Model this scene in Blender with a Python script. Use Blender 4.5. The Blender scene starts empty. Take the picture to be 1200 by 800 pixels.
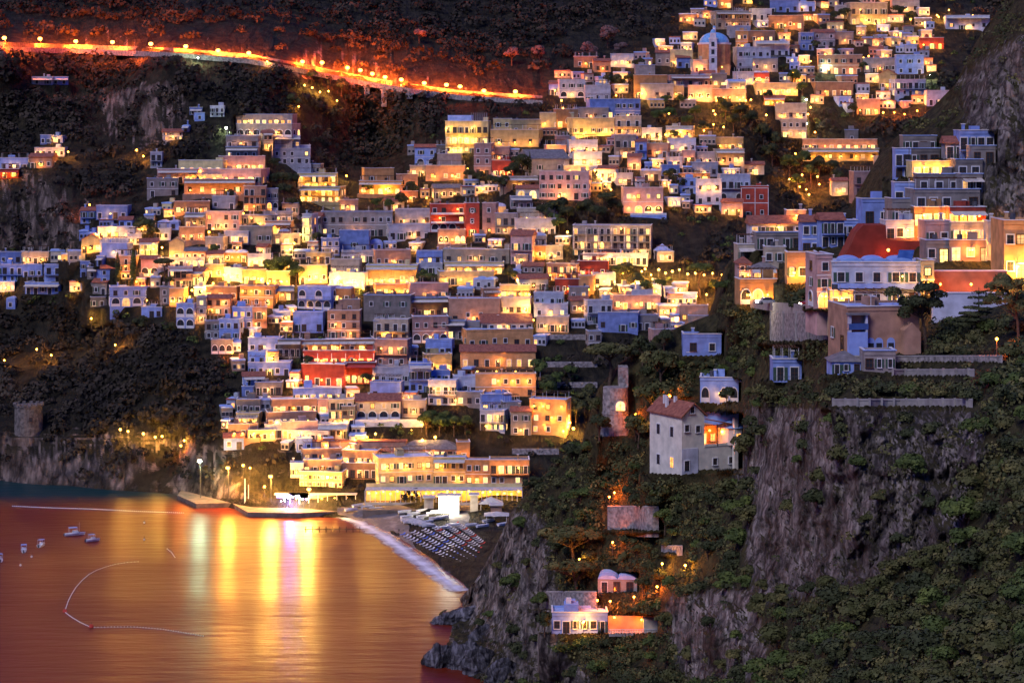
import bpy, math, random
import numpy as np
from mathutils import Vector, Matrix
random.seed(7); rng = np.random.default_rng(11)
R = math.radians
F = 2706.0; H = 134.0; R0 = 130.0          # focal length in photo pixels, eye height above the sea, horizon row
SC = bpy.context.scene; COL = SC.collection
# ------------------------------------------------------------------ places: a photo pixel at a distance is a point on the coast
def P(px, py, d): return Vector(((px-600)*d/F, d, H-(py-R0)*d/F))
def zd(py, z): return (H-z)*F/(py-R0)
def sd(py): return zd(py, 0.0)
def tps_fit(pts):
    A = np.array([(p[0]/100, p[1]/100) for p in pts]); v = np.array([math.log(p[2]) for p in pts]); n = len(A)
    r = np.sqrt(((A[:,None]-A[None])**2).sum(-1))+1e-9
    K = -r+np.eye(n)*-0.02
    Q = np.c_[np.ones(n), A]; M = np.zeros((n+3, n+3)); M[:n,:n] = K; M[:n,n:] = Q; M[n:,:n] = Q.T
    w = np.linalg.solve(M, np.r_[v, 0, 0, 0]); return A, w
def tps_eval(fit, X, Y):
    A, w = fit; out = w[-3]+w[-2]*X/100+w[-1]*Y/100
    for k in range(len(A)):
        r = np.sqrt((X/100-A[k,0])**2+(Y/100-A[k,1])**2)+1e-9
        out = out-w[k]*r
    return np.exp(out)
_L = [rng.random((64,64)) for _ in range(8)]
def vnoise(X, Y, k=0):
    g = _L[k % 8]; xi = np.floor(X).astype(int); yi = np.floor(Y).astype(int)
    fx = X-xi; fy = Y-yi; fx = fx*fx*(3-2*fx); fy = fy*fy*(3-2*fy)
    a = g[yi%64, xi%64]; b = g[yi%64, (xi+1)%64]; c = g[(yi+1)%64, xi%64]; e = g[(yi+1)%64, (xi+1)%64]
    return (a*(1-fx)+b*fx)*(1-fy)+(c*(1-fx)+e*fx)*fy-0.5
def fbm(X, Y, o=4, k=0):
    s = 0; a = 1.0
    for i in range(o): s = s+a*vnoise(X*2**i+i*7.3, Y*2**i+i*3.1, k+i); a *= 0.5
    return s
def inpoly(X, Y, poly):
    ins = np.zeros(X.shape, bool); n = len(poly)
    for i in range(n):
        x1, y1 = poly[i]; x2, y2 = poly[(i+1) % n]
        c = ((y1 > Y) != (y2 > Y)) & (X < (x2-x1)*(Y-y1)/((y2-y1) or 1e-9)+x1); ins ^= c
    return ins
def soft(X, Y, poly, ex=12):
    cx = X; m = np.zeros(X.shape)
    for dx, dy in ((0,0),(ex,0),(-ex,0),(0,ex),(0,-ex),(ex/2,ex/2),(-ex/2,ex/2),(ex/2,-ex/2),(-ex/2,-ex/2)): m += inpoly(X+dx, Y+dy, poly)
    return m/9
# ------------------------------------------------------------------ far hillside
far_pts = []
def row(xs, py, d, f=None):
    for x in xs: far_pts.append((x, py, d))
XS = (200, 400, 600, 850)
row(XS, 450, 842); row(XS, 350, 893); row((120, 600, 850), 300, 925); row((-300, 300, 600, 1100, 1500), 250, 962)
row((200, 600, 760), 200, 1000); row((600, 760), 150, 1050); row((-300, 0, 1500), 0, 1240); row((-300, 300, 600, 900, 1200, 1500), -250, 1750)
row((-300, 200, 500), -60, 1370); row((760, 1100), 0, 1240); row((760, 1100), 60, 1165); row((1100, 900), 130, 1090)
far_pts += [(440,160,1130),(400,190,1080),(950,230,1050),(930,170,1090),(1100,220,1030),(1100,400,880),(1500,450,840),(1500,600,790)]
far_pts += [(0,60,1075),(200,66,1078),(330,80,1085),(480,106,1105),(640,120,1085),(-300,60,1070)]
far_pts += [(0,565,sd(563)),(80,570,sd(569)),(160,577,sd(576)),(215,582,sd(581)),(-300,550,sd(549)),(-150,558,sd(556))]
far_pts += [(0,508,842),(80,512,838),(160,522,827),(230,532,812),(-300,500,858)]
far_pts += [(0,400,935),(100,400,925),(0,290,985),(50,290,980),(60,215,1003),(0,150,1075),(120,130,1090),(160,180,1035),(200,520,840)]
for x in (290, 370, 450, 540, 640, 800, 1100): far_pts += [(x, 583, zd(583, 4)), (x, 520, 806)]
for x, y in ((380,606),(430,611),(460,626),(490,646),(520,669),(550,691),(600,716),(700,730),(1000,740),(1500,750)): far_pts += [(x, y, sd(y)), (x, y+70, zd(y+70, -14)), (x, y+300, zd(y+300,-40))]
for x, y in ((290,602),(250,592),(215,582),(100,572),(0,565),(-300,550)): far_pts += [(x, y+60, zd(y+60, -14)), (x, y+300, zd(y+300,-40))]
for x in (470, 540, 640): far_pts.append((x, 598, zd(598, 2.6)))
ff = tps_fit(far_pts)
FX = np.arange(-330, 1531, 2.5); FY = np.r_[np.arange(-250, 30, 5.0), np.arange(30, 640, 2.5), np.arange(640, 900, 12.0)]
GX, GY = np.meshgrid(FX, FY); FD = tps_eval(ff, GX, GY)
FZ = H-(GY-R0)*FD/F
ROCKF = [[(-330,205),(60,205),(105,225),(95,290),(-330,300)], [(105,110),(215,95),(215,150),(200,172),(105,170)], [(-330,505),(100,508),(200,515),(245,530),(230,585),(-330,572)],
         [(335,205),(352,205),(360,280),(338,285)], [(210,528),(350,505),(345,585),(215,585)], [(-330,15),(0,22),(300,32),(420,60),(645,88),(645,122),(400,97),(290,75),(-330,62)],
         [(675,35),(720,25),(730,65),(680,70)]]
rk = sum(soft(GX, GY, p) for p in ROCKF).clip(0, 1)
amp = (2.2+rk*5)*np.clip((FZ-5)/10, 0, 1)
amp = np.where((GX > 250) & (GX < 880) & (GY > 190), amp*0.35, amp)
far_wild = 6*np.clip((FZ-150)/60, 0, 1)
SHX = [-330,-150,0,80,160,215,250,290,380,430,460,490,520,550,600,700,1000,1500]; SHY = [547,556,563,569,576,582,593,603,606,611,626,646,669,691,716,730,740,750]
for _j in range(1, FD.shape[0]): FD[_j] = np.minimum(FD[_j], FD[_j-1]-.05)
FD = FD+amp*(fbm(GX/34, GY/55, 4)+0.9*rk*np.abs(fbm(GX/9, GY/40, 3, 2)))+far_wild*fbm(GX/60, GY/45, 4, 3)*4
_sy = np.interp(FX, SHX, SHY)[None]; FD = np.where(GY > _sy+5, np.maximum(FD, (H+np.clip((GY-_sy)*.12, .6, 12))*F/np.maximum(GY-R0, 50)), FD)
# ------------------------------------------------------------------ near headland
RIDGE = [(480,738),(500,727),(520,716),(540,704),(560,680),(585,636),(600,602),(620,577),(655,541),(700,507),(706,452),(730,425),(760,402),(800,382),(840,367),(858,305),(900,288),(935,262),(1000,243),(1040,172),(1100,122),(1130,92),(1160,30),(1200,-20),(1500,-120)]
def ridge(px): return np.interp(px, [p[0] for p in RIDGE], [p[1] for p in RIDGE])
near_pts = [(480,738,sd(738)),(500,727,sd(727)),(540,704,sd(705)),(560,680,607),(585,636,600),(600,602,590),(655,541,570),(700,507,560),(706,452,555),(730,425,555),(760,402,550),(800,382,545),(840,367,542),
 (858,305,550),(900,288,552),(935,262,556),(1000,243,556),(1040,172,562),(1100,122,552),(1160,30,532),(1200,-20,520),(1500,-120,480),
 (520,760,sd(759)),(550,790,sd(788)),(600,760,551),(620,700,556),(620,800,535),(650,640,546),(680,742,505),(740,742,500),(725,694,512),(745,622,521),(722,512,540),(800,556,506),(860,556,500),(680,580,545),(665,690,524),
 (700,800,486),(800,795,455),(800,700,473),(870,640,452),(900,480,468),(850,600,478),(975,478,372),(1140,478,340),(900,560,445),(1000,690,346),(1000,580,358),(1100,690,310),(1150,600,314),(1200,800,225),(1000,800,300),(900,800,372),
 (1200,600,288),(1190,480,322),(1200,400,368),(990,418,396),(1075,418,390),(1080,362,424),(975,362,432),(1190,330,430),(1060,312,455),(1150,305,450),(1060,200,502),(1150,200,482),(1190,150,474),(1190,50,492),(1195,262,455),
 (870,356,525),(930,366,468),(930,300,520),(900,340,522),(930,425,458),(850,425,528),(850,470,515),(915,450,462),(1060,441,382),(1500,300,372),(1500,600,260),(1500,800,190),(1200,1000,160),(900,1000,290),(1060,264,474),(960,285,505),(940,400,460)]
for x, y in ((480,760),(520,800),(560,860),(620,880),(700,930)): near_pts.append((x, y+60, zd(y+60, -10)))
nf = tps_fit(near_pts)
NX = np.arange(504, 1521, 2.0); NT = np.r_[np.linspace(0, 1, 300)]
GNX = np.repeat(NX[None], len(NT), 0); RG = ridge(NX); GNY = RG[None]+NT[:,None]*(1010-RG[None])
ND = tps_eval(nf, GNX, GNY)
ROCKN = [[(480,800),(500,720),(540,690),(560,640),(600,595),(640,610),(652,700),(655,760),(700,800)], [(870,480),(900,478),(1140,482),(1160,540),(1120,640),(1010,690),(900,705),(870,660),(890,560)],
         [(775,700),(880,690),(900,760),(880,800),(800,800)], [(1125,90),(1200,40),(1500,40),(1500,260),(1160,262),(1140,200)], [(860,540),(890,535),(885,570),(858,575)]]
rkn = sum(soft(GNX, GNY, p) for p in ROCKN).clip(0, 1)
built = soft(GNX, GNY, [(990,140),(1165,140),(1170,260),(1200,260),(1200,400),(1090,430),(850,430),(850,280)], 20)
for _j in range(1, ND.shape[0]): ND[_j] = np.minimum(ND[_j], ND[_j-1]-.035)
ND = ND+(2.6+5.5*rkn)*(1-0.85*built)*(fbm(GNX/36, GNY/44, 5)-.9*rkn*np.abs(fbm(GNX/20, GNY/24, 5, 2))+.3*rkn*np.abs(fbm(GNX/6, GNY/8, 3, 4)))
def bil(X0, Y0, DX, DY, D, x, y): return 0
def farD(px, py):
    i = min(max((px-FX[0])/2.5, 0), len(FX)-1.001); j = np.interp(py, FY, np.arange(len(FY))); j = min(j, len(FY)-1.001)
    a, b = int(i), int(j); u, v = i-a, j-b
    return float((FD[b,a]*(1-u)+FD[b,a+1]*u)*(1-v)+(FD[b+1,a]*(1-u)+FD[b+1,a+1]*u)*v)
def nearD(px, py):
    i = min(max((px-NX[0])/2.0, 0), len(NX)-1.001); a = int(i); u = i-a
    rg = ridge(px); t = min(max((py-rg)/(1010-rg), 0), 1)*299; b = min(int(t), 298); v = t-b
    return float((ND[b,a]*(1-u)+ND[b,a+1]*u)*(1-v)+(ND[b+1,a]*(1-u)+ND[b+1,a+1]*u)*v)
def level(x0, x1, yb, d, near, ext=75, yt=None, dc=None):
    dc = dc or d
    # cut a terrace under a building: the ground in front of its foot never lies behind the facade
    if near:
        for i in range(max(0, int((x0-14-NX[0])/2)), min(len(NX)-1, int((x1+14-NX[0])/2))+1):
            x = NX[i]; o = max(0, x0-3-x, x-x1-3); cap = d-.4+o*.45; r = GNY[:,i]; m = (r >= yb-1) & (r < yb+ext)
            ND[m,i] = np.minimum(ND[m,i], cap-(r[m]-yb)*.03+26*np.clip((r[m]-yb)/ext-.3, 0, 1)**1.6)
            if yt is not None and x0-2 <= x <= x1+2: m = (r > yt-2) & (r < yb-1); ND[m,i] = np.maximum(ND[m,i], dc+1.5+(yb-r[m])*.12)
    else:
        for i in range(max(0, int((x0-9-FX[0])/2.5)), min(len(FX)-1, int((x1+9-FX[0])/2.5))+1):
            x = FX[i]; o = max(0, x0-2-x, x-x1-2); cap = d-.5+o*.8; m = (FY >= yb-1) & (FY < yb+22)
            FD[m,i] = np.minimum(FD[m,i], cap-(FY[m]-yb)*.05)
            if yt is not None and x0-1 <= x <= x1+1: m = (FY > yt) & (FY < yb-1); FD[m,i] = np.maximum(FD[m,i], dc+1.5+(yb-FY[m])*.3)
def surf(px, py, near): return nearD(px, py) if near else farD(px, py)
# ------------------------------------------------------------------ materials
MAT = {}
def new_mat(name):
    m = bpy.data.materials.new(name); m.use_nodes = True; MAT[name] = m
    nt = m.node_tree; return m, nt, nt.nodes['Principled BSDF']
def node(nt, t, **kw):
    n = nt.nodes.new(t)
    for k, v in kw.items():
        if k in n.inputs: n.inputs[k].default_value = v
        else: setattr(n, k, v)
    return n
def noisy(name, c1, c2, scale, rough=0.9, bump=0.0, bscale=None, coord='Object', detail=5, stretch=None, c3=None):
    m, nt, b = new_mat(name); L = nt.links
    tc = node(nt, 'ShaderNodeTexCoord'); src = tc.outputs[coord]
    if coord == 'Position': pass
    if stretch:
        mp = node(nt, 'ShaderNodeMapping'); mp.inputs['Scale'].default_value = stretch; L.new(src, mp.inputs['Vector']); src = mp.outputs[0]
    n = node(nt, 'ShaderNodeTexNoise'); n.inputs['Scale'].default_value = scale; n.inputs['Detail'].default_value = detail; L.new(src, n.inputs['Vector'])
    cr = node(nt, 'ShaderNodeValToRGB'); e = cr.color_ramp.elements; e[0].position = 0.33; e[1].position = 0.67; e[0].color = (*c1, 1); e[1].color = (*c2, 1)
    if c3: x = e.new(0.5); x.color = (*c3, 1)
    L.new(n.outputs['Fac'], cr.inputs['Fac']); L.new(cr.outputs[0], b.inputs['Base Color']); b.inputs['Roughness'].default_value = rough
    b.inputs['Specular IOR Level'].default_value = 0.25
    if bump:
        n2 = node(nt, 'ShaderNodeTexNoise'); n2.inputs['Scale'].default_value = bscale or scale*4; n2.inputs['Detail'].default_value = 6; L.new(src, n2.inputs['Vector'])
        bp = node(nt, 'ShaderNodeBump'); bp.inputs['Strength'].default_value = 1.0; bp.inputs['Distance'].default_value = bump; L.new(n2.outputs['Fac'], bp.inputs['Height']); L.new(bp.outputs[0], b.inputs['Normal'])
    return m
WALL = dict(W=((.54,.57,.66),'white'), B=((.30,.42,.88),'sky-tinted white'), C=((.58,.50,.38),'cream'), Y=((.66,.54,.26),'yellow'), O=((.62,.33,.14),'ochre'),  # B is white plaster with the blue skylight put into its colour
            P=((.56,.36,.33),'pink'), R=((.42,.07,.045),'red'), S=((.33,.30,.28),'grey stone'), T=((.46,.27,.18),'terracotta'))
for k, (c, _) in WALL.items():
    for sfx, q in (('',1),('1',.8),('2',.58)): noisy('plaster_'+k+sfx, tuple(v*0.68*q for v in c), tuple(min(.85, v*1.12*q) for v in c), 0.45, 0.92, detail=4)
noisy('roof_skylit', (.26,.37,.66), (.42,.55,.88), 0.6, .9); noisy('roof_dark', (.12,.12,.13), (.22,.21,.22), 0.6, .9)  # first one: pale roofs with the blue of the sky painted in
m = noisy('tiles', (.20,.07,.05), (.36,.14,.09), 1.2, .85, .12, 5)
noisy('slate', (.13,.12,.12), (.24,.22,.22), 1.0, .8, .06, 4)
noisy('trim', (.6,.6,.62), (.75,.75,.76), 1, .8); noisy('wood', (.05,.025,.015), (.12,.06,.035), 3, .7); noisy('shutter', (.03,.07,.05), (.06,.11,.08), 3, .7)
noisy('metal', (.05,.05,.055), (.1,.1,.11), 4, .5); noisy('concrete', (.22,.21,.2), (.36,.34,.32), .5, .9, .05, 2)
noisy('stonework_dark', (.07,.065,.06), (.2,.18,.165), .8, .95, .2, 1.4); noisy('villa_cream', (.56,.55,.47), (.78,.75,.64), .5, .9); noisy('stonework', (.13,.12,.12), (.40,.37,.35), 1.1, .95, .25, 1.6); noisy('asphalt', (.04,.04,.042), (.065,.063,.06), 2, .85)
noisy('awning', (.5,.46,.4), (.68,.64,.56), 1, .8); noisy('redcloth', (.45,.05,.04), (.6,.09,.06), 1, .8); noisy('bluecloth', (.05,.12,.5), (.1,.2,.65), 1, .8)
noisy('bark', (.05,.035,.025), (.13,.09,.06), 3, .95, .1, 6); noisy('boat_white', (.6,.62,.66), (.8,.8,.82), 1, .35); noisy('boat_blue', (.03,.08,.25), (.06,.13,.35), 1, .35)
noisy('beach_gravel', (.14,.125,.12), (.28,.25,.23), .25, .95, .08, 3, c3=(.15,.13,.12)); noisy('paving', (.10,.08,.065), (.19,.15,.12), .4, .85, .02, 3)
noisy('leaf_dark', (.03,.042,.014), (.10,.11,.036), .35, .8, coord='Object', c3=(.042,.052,.02)); noisy('leaf_olive', (.06,.07,.02), (.19,.17,.055), .3, .8, c3=(.085,.088,.03))
noisy('leaf_green', (.045,.07,.018), (.14,.18,.04), .4, .8, c3=(.065,.095,.022)); noisy('leaf_far', (.012,.011,.008), (.062,.05,.034), .05, .9, c3=(.03,.026,.018)); noisy('leaf_bare', (.10,.065,.06), (.22,.15,.14), .2, .9)
noisy('skinblue_roof', (.2,.36,.7), (.3,.48,.8), .5, .6)
def glass(name, col, em=None, st=0):
    m, nt, b = new_mat(name); b.inputs['Base Color'].default_value = (*col, 1); b.inputs['Roughness'].default_value = .15
    if em:
        tc = node(nt, 'ShaderNodeTexCoord'); n = node(nt, 'ShaderNodeTexNoise'); n.inputs['Scale'].default_value = .9; nt.links.new(tc.outputs['Object'], n.inputs['Vector'])
        cr = node(nt, 'ShaderNodeValToRGB'); e = cr.color_ramp.elements; e[0].position = .35; e[1].position = .65
        e[0].color = (*[v*.35 for v in em], 1); e[1].color = (*em, 1); nt.links.new(n.outputs['Fac'], cr.inputs['Fac']); nt.links.new(cr.outputs[0], b.inputs['Emission Color'])
        b.inputs['Emission Strength'].default_value = st
glass('glass', (.03,.035,.045)); glass('lit', (.3,.2,.1), (1,.56,.17), 1.7); glass('lit_orange', (.3,.2,.1), (1,.36,.07), 1.4); glass('lit_dim', (.2,.15,.1), (1,.5,.16), .7); glass('lit_white', (.3,.3,.3), (1,.93,.75), 4)
def emis(name, c, s):
    m, nt, b = new_mat(name); b.inputs['Base Color'].default_value = (*c, 1); b.inputs['Emission Color'].default_value = (*c, 1); b.inputs['Emission Strength'].default_value = s
emis('bulb', (1,.5,.07), 4.5); emis('bulb_orange', (1,.42,.06), 5); emis('bulb_white', (.85,1,.7), 25); emis('bulb_violet', (.5,.35,1), 14); emis('screen', (1,.95,.8), 9); emis('tail', (1,.03,.02), 12); emis('neon', (1,.25,.08), 5)
# rock and hillside ground: colour by slope, ledges and noise
def ground_mat(name, rock1, rock2, soil1, soil2, s=1.0, thr=.62, attr=False):
    m, nt, b = new_mat(name); L = nt.links
    geo = node(nt, 'ShaderNodeNewGeometry'); mp = node(nt, 'ShaderNodeMapping'); mp.inputs['Scale'].default_value = (s, s*.3, s*.6); L.new(geo.outputs['Position'], mp.inputs['Vector'])
    n1 = node(nt, 'ShaderNodeTexNoise'); n1.inputs['Scale'].default_value = .12; n1.inputs['Detail'].default_value = 6; n1.inputs['Roughness'].default_value = .65; L.new(mp.outputs[0], n1.inputs['Vector'])
    cr = node(nt, 'ShaderNodeValToRGB'); e = cr.color_ramp.elements; e[0].position = .36; e[1].position = .64; e[0].color = (*rock1, 1); e[1].color = (*rock2, 1); L.new(n1.outputs['Fac'], cr.inputs['Fac'])
    n2 = node(nt, 'ShaderNodeTexNoise'); n2.inputs['Scale'].default_value = .35*s; n2.inputs['Detail'].default_value = 6; L.new(geo.outputs['Position'], n2.inputs['Vector'])
    cs = node(nt, 'ShaderNodeValToRGB'); e = cs.color_ramp.elements; e[0].position = .35; e[1].position = .65; e[0].color = (*soil1, 1); e[1].color = (*soil2, 1); L.new(n2.outputs['Fac'], cs.inputs['Fac'])
    sx = node(nt, 'ShaderNodeSeparateXYZ'); L.new(geo.outputs['True Normal'], sx.inputs[0])
    ad = node(nt, 'ShaderNodeMath', operation='MULTIPLY_ADD'); L.new(n2.outputs['Fac'], ad.inputs[0]); ad.inputs[1].default_value = .7; L.new(sx.outputs['Z'], ad.inputs[2])
    mr = node(nt, 'ShaderNodeMapRange'); mr.inputs['From Min'].default_value = thr; mr.inputs['From Max'].default_value = thr+.2; L.new(ad.outputs[0], mr.inputs['Value'])
    mx = node(nt, 'ShaderNodeMix', data_type='RGBA')
    if attr:
        at = node(nt, 'ShaderNodeAttribute', attribute_name='soil'); a2 = node(nt, 'ShaderNodeMath', operation='MULTIPLY_ADD'); L.new(n2.outputs['Fac'], a2.inputs[0]); a2.inputs[1].default_value = 1.6; L.new(at.outputs['Fac'], a2.inputs[2])
        m3 = node(nt, 'ShaderNodeMapRange'); m3.inputs['From Min'].default_value = 1.15; m3.inputs['From Max'].default_value = 1.45; L.new(a2.outputs[0], m3.inputs['Value'])
        m4 = node(nt, 'ShaderNodeMath', operation='MAXIMUM'); L.new(mr.outputs[0], m4.inputs[0]); L.new(m3.outputs[0], m4.inputs[1]); L.new(m4.outputs[0], mx.inputs['Factor'])
    else: L.new(mr.outputs[0], mx.inputs['Factor'])
    mx.blend_type = 'MIX'; L.new(cr.outputs[0], mx.inputs[6]); L.new(cs.outputs[0], mx.inputs[7]); L.new(mx.outputs[2], b.inputs['Base Color'])
    b.inputs['Roughness'].default_value = .95; b.inputs['Specular IOR Level'].default_value = .15
    n3 = node(nt, 'ShaderNodeTexNoise'); n3.inputs['Scale'].default_value = .5; n3.inputs['Detail'].default_value = 7; n3.inputs['Roughness'].default_value = .7; L.new(mp.outputs[0], n3.inputs['Vector'])
    vo = node(nt, 'ShaderNodeTexVoronoi', feature='DISTANCE_TO_EDGE'); vo.inputs['Scale'].default_value = .16
    wv = node(nt, 'ShaderNodeVectorMath', operation='MULTIPLY_ADD'); L.new(n3.outputs['Color'], wv.inputs[0]); wv.inputs[1].default_value = (3,3,3); L.new(mp.outputs[0], wv.inputs[2]); L.new(wv.outputs[0], vo.inputs['Vector'])
    vr = node(nt, 'ShaderNodeMapRange'); vr.inputs['From Max'].default_value = .12; L.new(vo.outputs['Distance'], vr.inputs['Value'])
    hm = node(nt, 'ShaderNodeMath', operation='MULTIPLY_ADD'); L.new(vr.outputs[0], hm.inputs[0]); hm.inputs[1].default_value = .35; L.new(n3.outputs['Fac'], hm.inputs[2])
    v3 = node(nt, 'ShaderNodeTexNoise'); v3.inputs['Scale'].default_value = .9; v3.inputs['Detail'].default_value = 5; mv = node(nt, 'ShaderNodeMapping'); mv.inputs['Scale'].default_value = (s, s*.3, s*.22); L.new(geo.outputs['Position'], mv.inputs['Vector']); L.new(mv.outputs[0], v3.inputs['Vector'])
    sr = node(nt, 'ShaderNodeMapRange'); sr.inputs['From Min'].default_value = .42; sr.inputs['From Max'].default_value = .6; sr.inputs['To Min'].default_value = .45; sr.inputs['To Max'].default_value = 1.25; L.new(v3.outputs['Fac'], sr.inputs['Value'])
    cm = node(nt, 'ShaderNodeMath', operation='MULTIPLY'); L.new(sr.outputs[0], cm.inputs[0]); vm = node(nt, 'ShaderNodeMapRange'); vm.inputs['From Max'].default_value = .05; vm.inputs['To Min'].default_value = .4; L.new(vo.outputs['Distance'], vm.inputs['Value']); L.new(vm.outputs[0], cm.inputs[1])
    cx = node(nt, 'ShaderNodeVectorMath', operation='SCALE'); L.new(cr.outputs[0], cx.inputs[0]); L.new(cm.outputs[0], cx.inputs['Scale']); L.new(cx.outputs[0], mx.inputs[6])
    bp = node(nt, 'ShaderNodeBump'); bp.inputs['Distance'].default_value = 3.6/s; L.new(hm.outputs[0], bp.inputs['Height']); L.new(bp.outputs[0], b.inputs['Normal'])
    return m
ground_mat('hill_far', (.08,.066,.056), (.40,.32,.27), (.02,.02,.013), (.06,.052,.032), .6, .95, True)
ground_mat('hill_near', (.05,.043,.037), (.43,.385,.33), (.03,.03,.013), (.085,.075,.032), 1.5, 1.0, True)
ground_mat('sea_rock_mat', (.05,.05,.055), (.28,.28,.31), (.05,.05,.05), (.2,.2,.2), 1.8, 2.5)
# ------------------------------------------------------------------ mesh helpers
class MB:
    def __init__(s): s.v = []; s.f = []; s.m = []; s.ms = []
    def mi(s, m):
        if m not in s.ms: s.ms.append(m)
        return s.ms.index(m)
    def add(s, vs, fs, m):
        o = len(s.v); s.v += [tuple(v) for v in vs]; k = s.mi(m)
        for f in fs: s.f.append(tuple(i+o for i in f)); s.m.append(k)
    def box(s, x0, x1, y0, y1, z0, z1, m):
        s.add([(x0,y0,z0),(x1,y0,z0),(x1,y1,z0),(x0,y1,z0),(x0,y0,z1),(x1,y0,z1),(x1,y1,z1),(x0,y1,z1)], [(3,2,1,0),(4,5,6,7),(0,1,5,4),(1,2,6,5),(2,3,7,6),(3,0,4,7)], m)
    def prism(s, prof, y0, y1, m):      # profile in xz, extruded along y
        n = len(prof); vs = [(x,y0,z) for x,z in prof]+[(x,y1,z) for x,z in prof]
        s.add(vs, [tuple(range(n)), tuple(range(2*n-1, n-1, -1))]+[(i,i+n,(i+1)%n+n,(i+1)%n) for i in range(n)], m)
    def prismx(s, prof, x0, x1, m):     # profile in yz, extruded along x
        n = len(prof); vs = [(x0,y,z) for y,z in prof]+[(x1,y,z) for y,z in prof]
        s.add(vs, [tuple(range(n-1,-1,-1)), tuple(range(n, 2*n))]+[(i,(i+1)%n,(i+1)%n+n,i+n) for i in range(n)], m)
    def tube(s, a, b, r0, r1, m, n=6):
        a = Vector(a); b = Vector(b); d = (b-a).normalized(); u = d.orthogonal().normalized(); w = d.cross(u); vs = []
        for c, r in ((a, r0), (b, r1)):
            for i in range(n): t = 2*math.pi*i/n; vs.append(c+u*math.cos(t)*r+w*math.sin(t)*r)
        s.add(vs, [tuple(range(n-1,-1,-1)), tuple(range(n, 2*n))]+[(i,(i+1)%n,(i+1)%n+n,i+n) for i in range(n)], m)
    def ball(s, c, r, m, nu=8, nv=6, zmin=-1, sz=1.0):
        vs = []; fs = []; c = Vector(c)
        for j in range(nv+1):
            ph = math.asin(max(zmin,-1))+(math.pi/2-math.asin(max(zmin,-1)))*j/nv
            for i in range(nu): t = 2*math.pi*i/nu; vs.append(c+Vector((math.cos(ph)*math.cos(t)*r, math.cos(ph)*math.sin(t)*r, math.sin(ph)*r*sz)))
        for j in range(nv):
            for i in range(nu): fs.append((j*nu+i, j*nu+(i+1)%nu, (j+1)*nu+(i+1)%nu, (j+1)*nu+i))
        s.add(vs, fs, m)
    def mesh(s, name, smooth=False):
        me = bpy.data.meshes.new(name); me.from_pydata(s.v, [], s.f)
        for m in s.ms: me.materials.append(MAT[m])
        me.polygons.foreach_set('material_index', s.m)
        if smooth: me.polygons.foreach_set('use_smooth', [True]*len(s.f))
        me.update(); return me
    def obj(s, name, parent=None, smooth=False): return link(name, s.mesh(name, smooth), parent)
def link(name, data, parent=None, loc=(0,0,0), rz=0):
    o = bpy.data.objects.new(name, data); COL.objects.link(o); o.location = loc; o.rotation_euler = (0,0,rz)
    if parent: o.parent = parent
    return o
def tag(o, label, cat, group=None, kind=None):
    if label: o['label'] = label
    if cat: o['category'] = cat
    if group: o['group'] = group
    if kind: o['kind'] = kind
    return o
def empty(name, loc, rz=0): return link(name, None, None, loc, rz)
def grid_mesh(name, V, ny, nx, mat, smooth=True):
    me = bpy.data.meshes.new(name); me.vertices.add(ny*nx); me.vertices.foreach_set('co', V.reshape(-1).astype(np.float32))
    a = (np.arange(ny-1)[:,None]*nx+np.arange(nx-1)[None]).reshape(-1); q = np.stack([a, a+nx, a+nx+1, a+1], 1).astype(np.int32)
    n = len(q); me.loops.add(n*4); me.loops.foreach_set('vertex_index', q.reshape(-1)); me.polygons.add(n)
    me.polygons.foreach_set('loop_start', np.arange(n, dtype=np.int32)*4); me.polygons.foreach_set('loop_total', np.full(n, 4, np.int32))
    if smooth: me.polygons.foreach_set('use_smooth', np.ones(n, bool))
    me.materials.append(MAT[mat]); me.update(); me.validate(); return me
def quads_mesh(name, Q, mats, midx=None):  # Q: n,4,3
    n = len(Q); me = bpy.data.meshes.new(name); me.vertices.add(n*4); me.vertices.foreach_set('co', Q.reshape(-1).astype(np.float32))
    me.loops.add(n*4); me.loops.foreach_set('vertex_index', np.arange(n*4, dtype=np.int32)); me.polygons.add(n)
    me.polygons.foreach_set('loop_start', np.arange(n, dtype=np.int32)*4); me.polygons.foreach_set('loop_total', np.full(n, 4, np.int32))
    for m in mats: me.materials.append(MAT[m])
    if midx is not None: me.polygons.foreach_set('material_index', midx.astype(np.int32))
    me.update(); return me
# ------------------------------------------------------------------ the ground itself
# sea
m, nt, b = new_mat('water'); L = nt.links
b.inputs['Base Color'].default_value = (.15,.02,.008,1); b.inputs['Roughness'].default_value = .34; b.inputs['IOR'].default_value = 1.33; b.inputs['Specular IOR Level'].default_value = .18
geo = node(nt, 'ShaderNodeNewGeometry'); hts = []
mp = node(nt, 'ShaderNodeMapping'); mp.inputs['Scale'].default_value = (.25, 1, 1); L.new(geo.outputs['Position'], mp.inputs['Vector'])
n1 = node(nt, 'ShaderNodeTexNoise'); n1.inputs['Scale'].default_value = .22; n1.inputs['Detail'].default_value = 5; n1.inputs['Roughness'].default_value = .6; L.new(mp.outputs[0], n1.inputs['Vector'])
bp = node(nt, 'ShaderNodeBump'); bp.inputs['Distance'].default_value = .4; L.new(n1.outputs['Fac'], bp.inputs['Height']); L.new(bp.outputs[0], b.inputs['Normal'])
sp = node(nt, 'ShaderNodeSeparateXYZ'); L.new(geo.outputs['Position'], sp.inputs[0]); ty = node(nt, 'ShaderNodeMapRange'); ty.inputs['From Min'].default_value = 778; ty.inputs['From Max'].default_value = 806; L.new(sp.outputs['Y'], ty.inputs['Value'])
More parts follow.
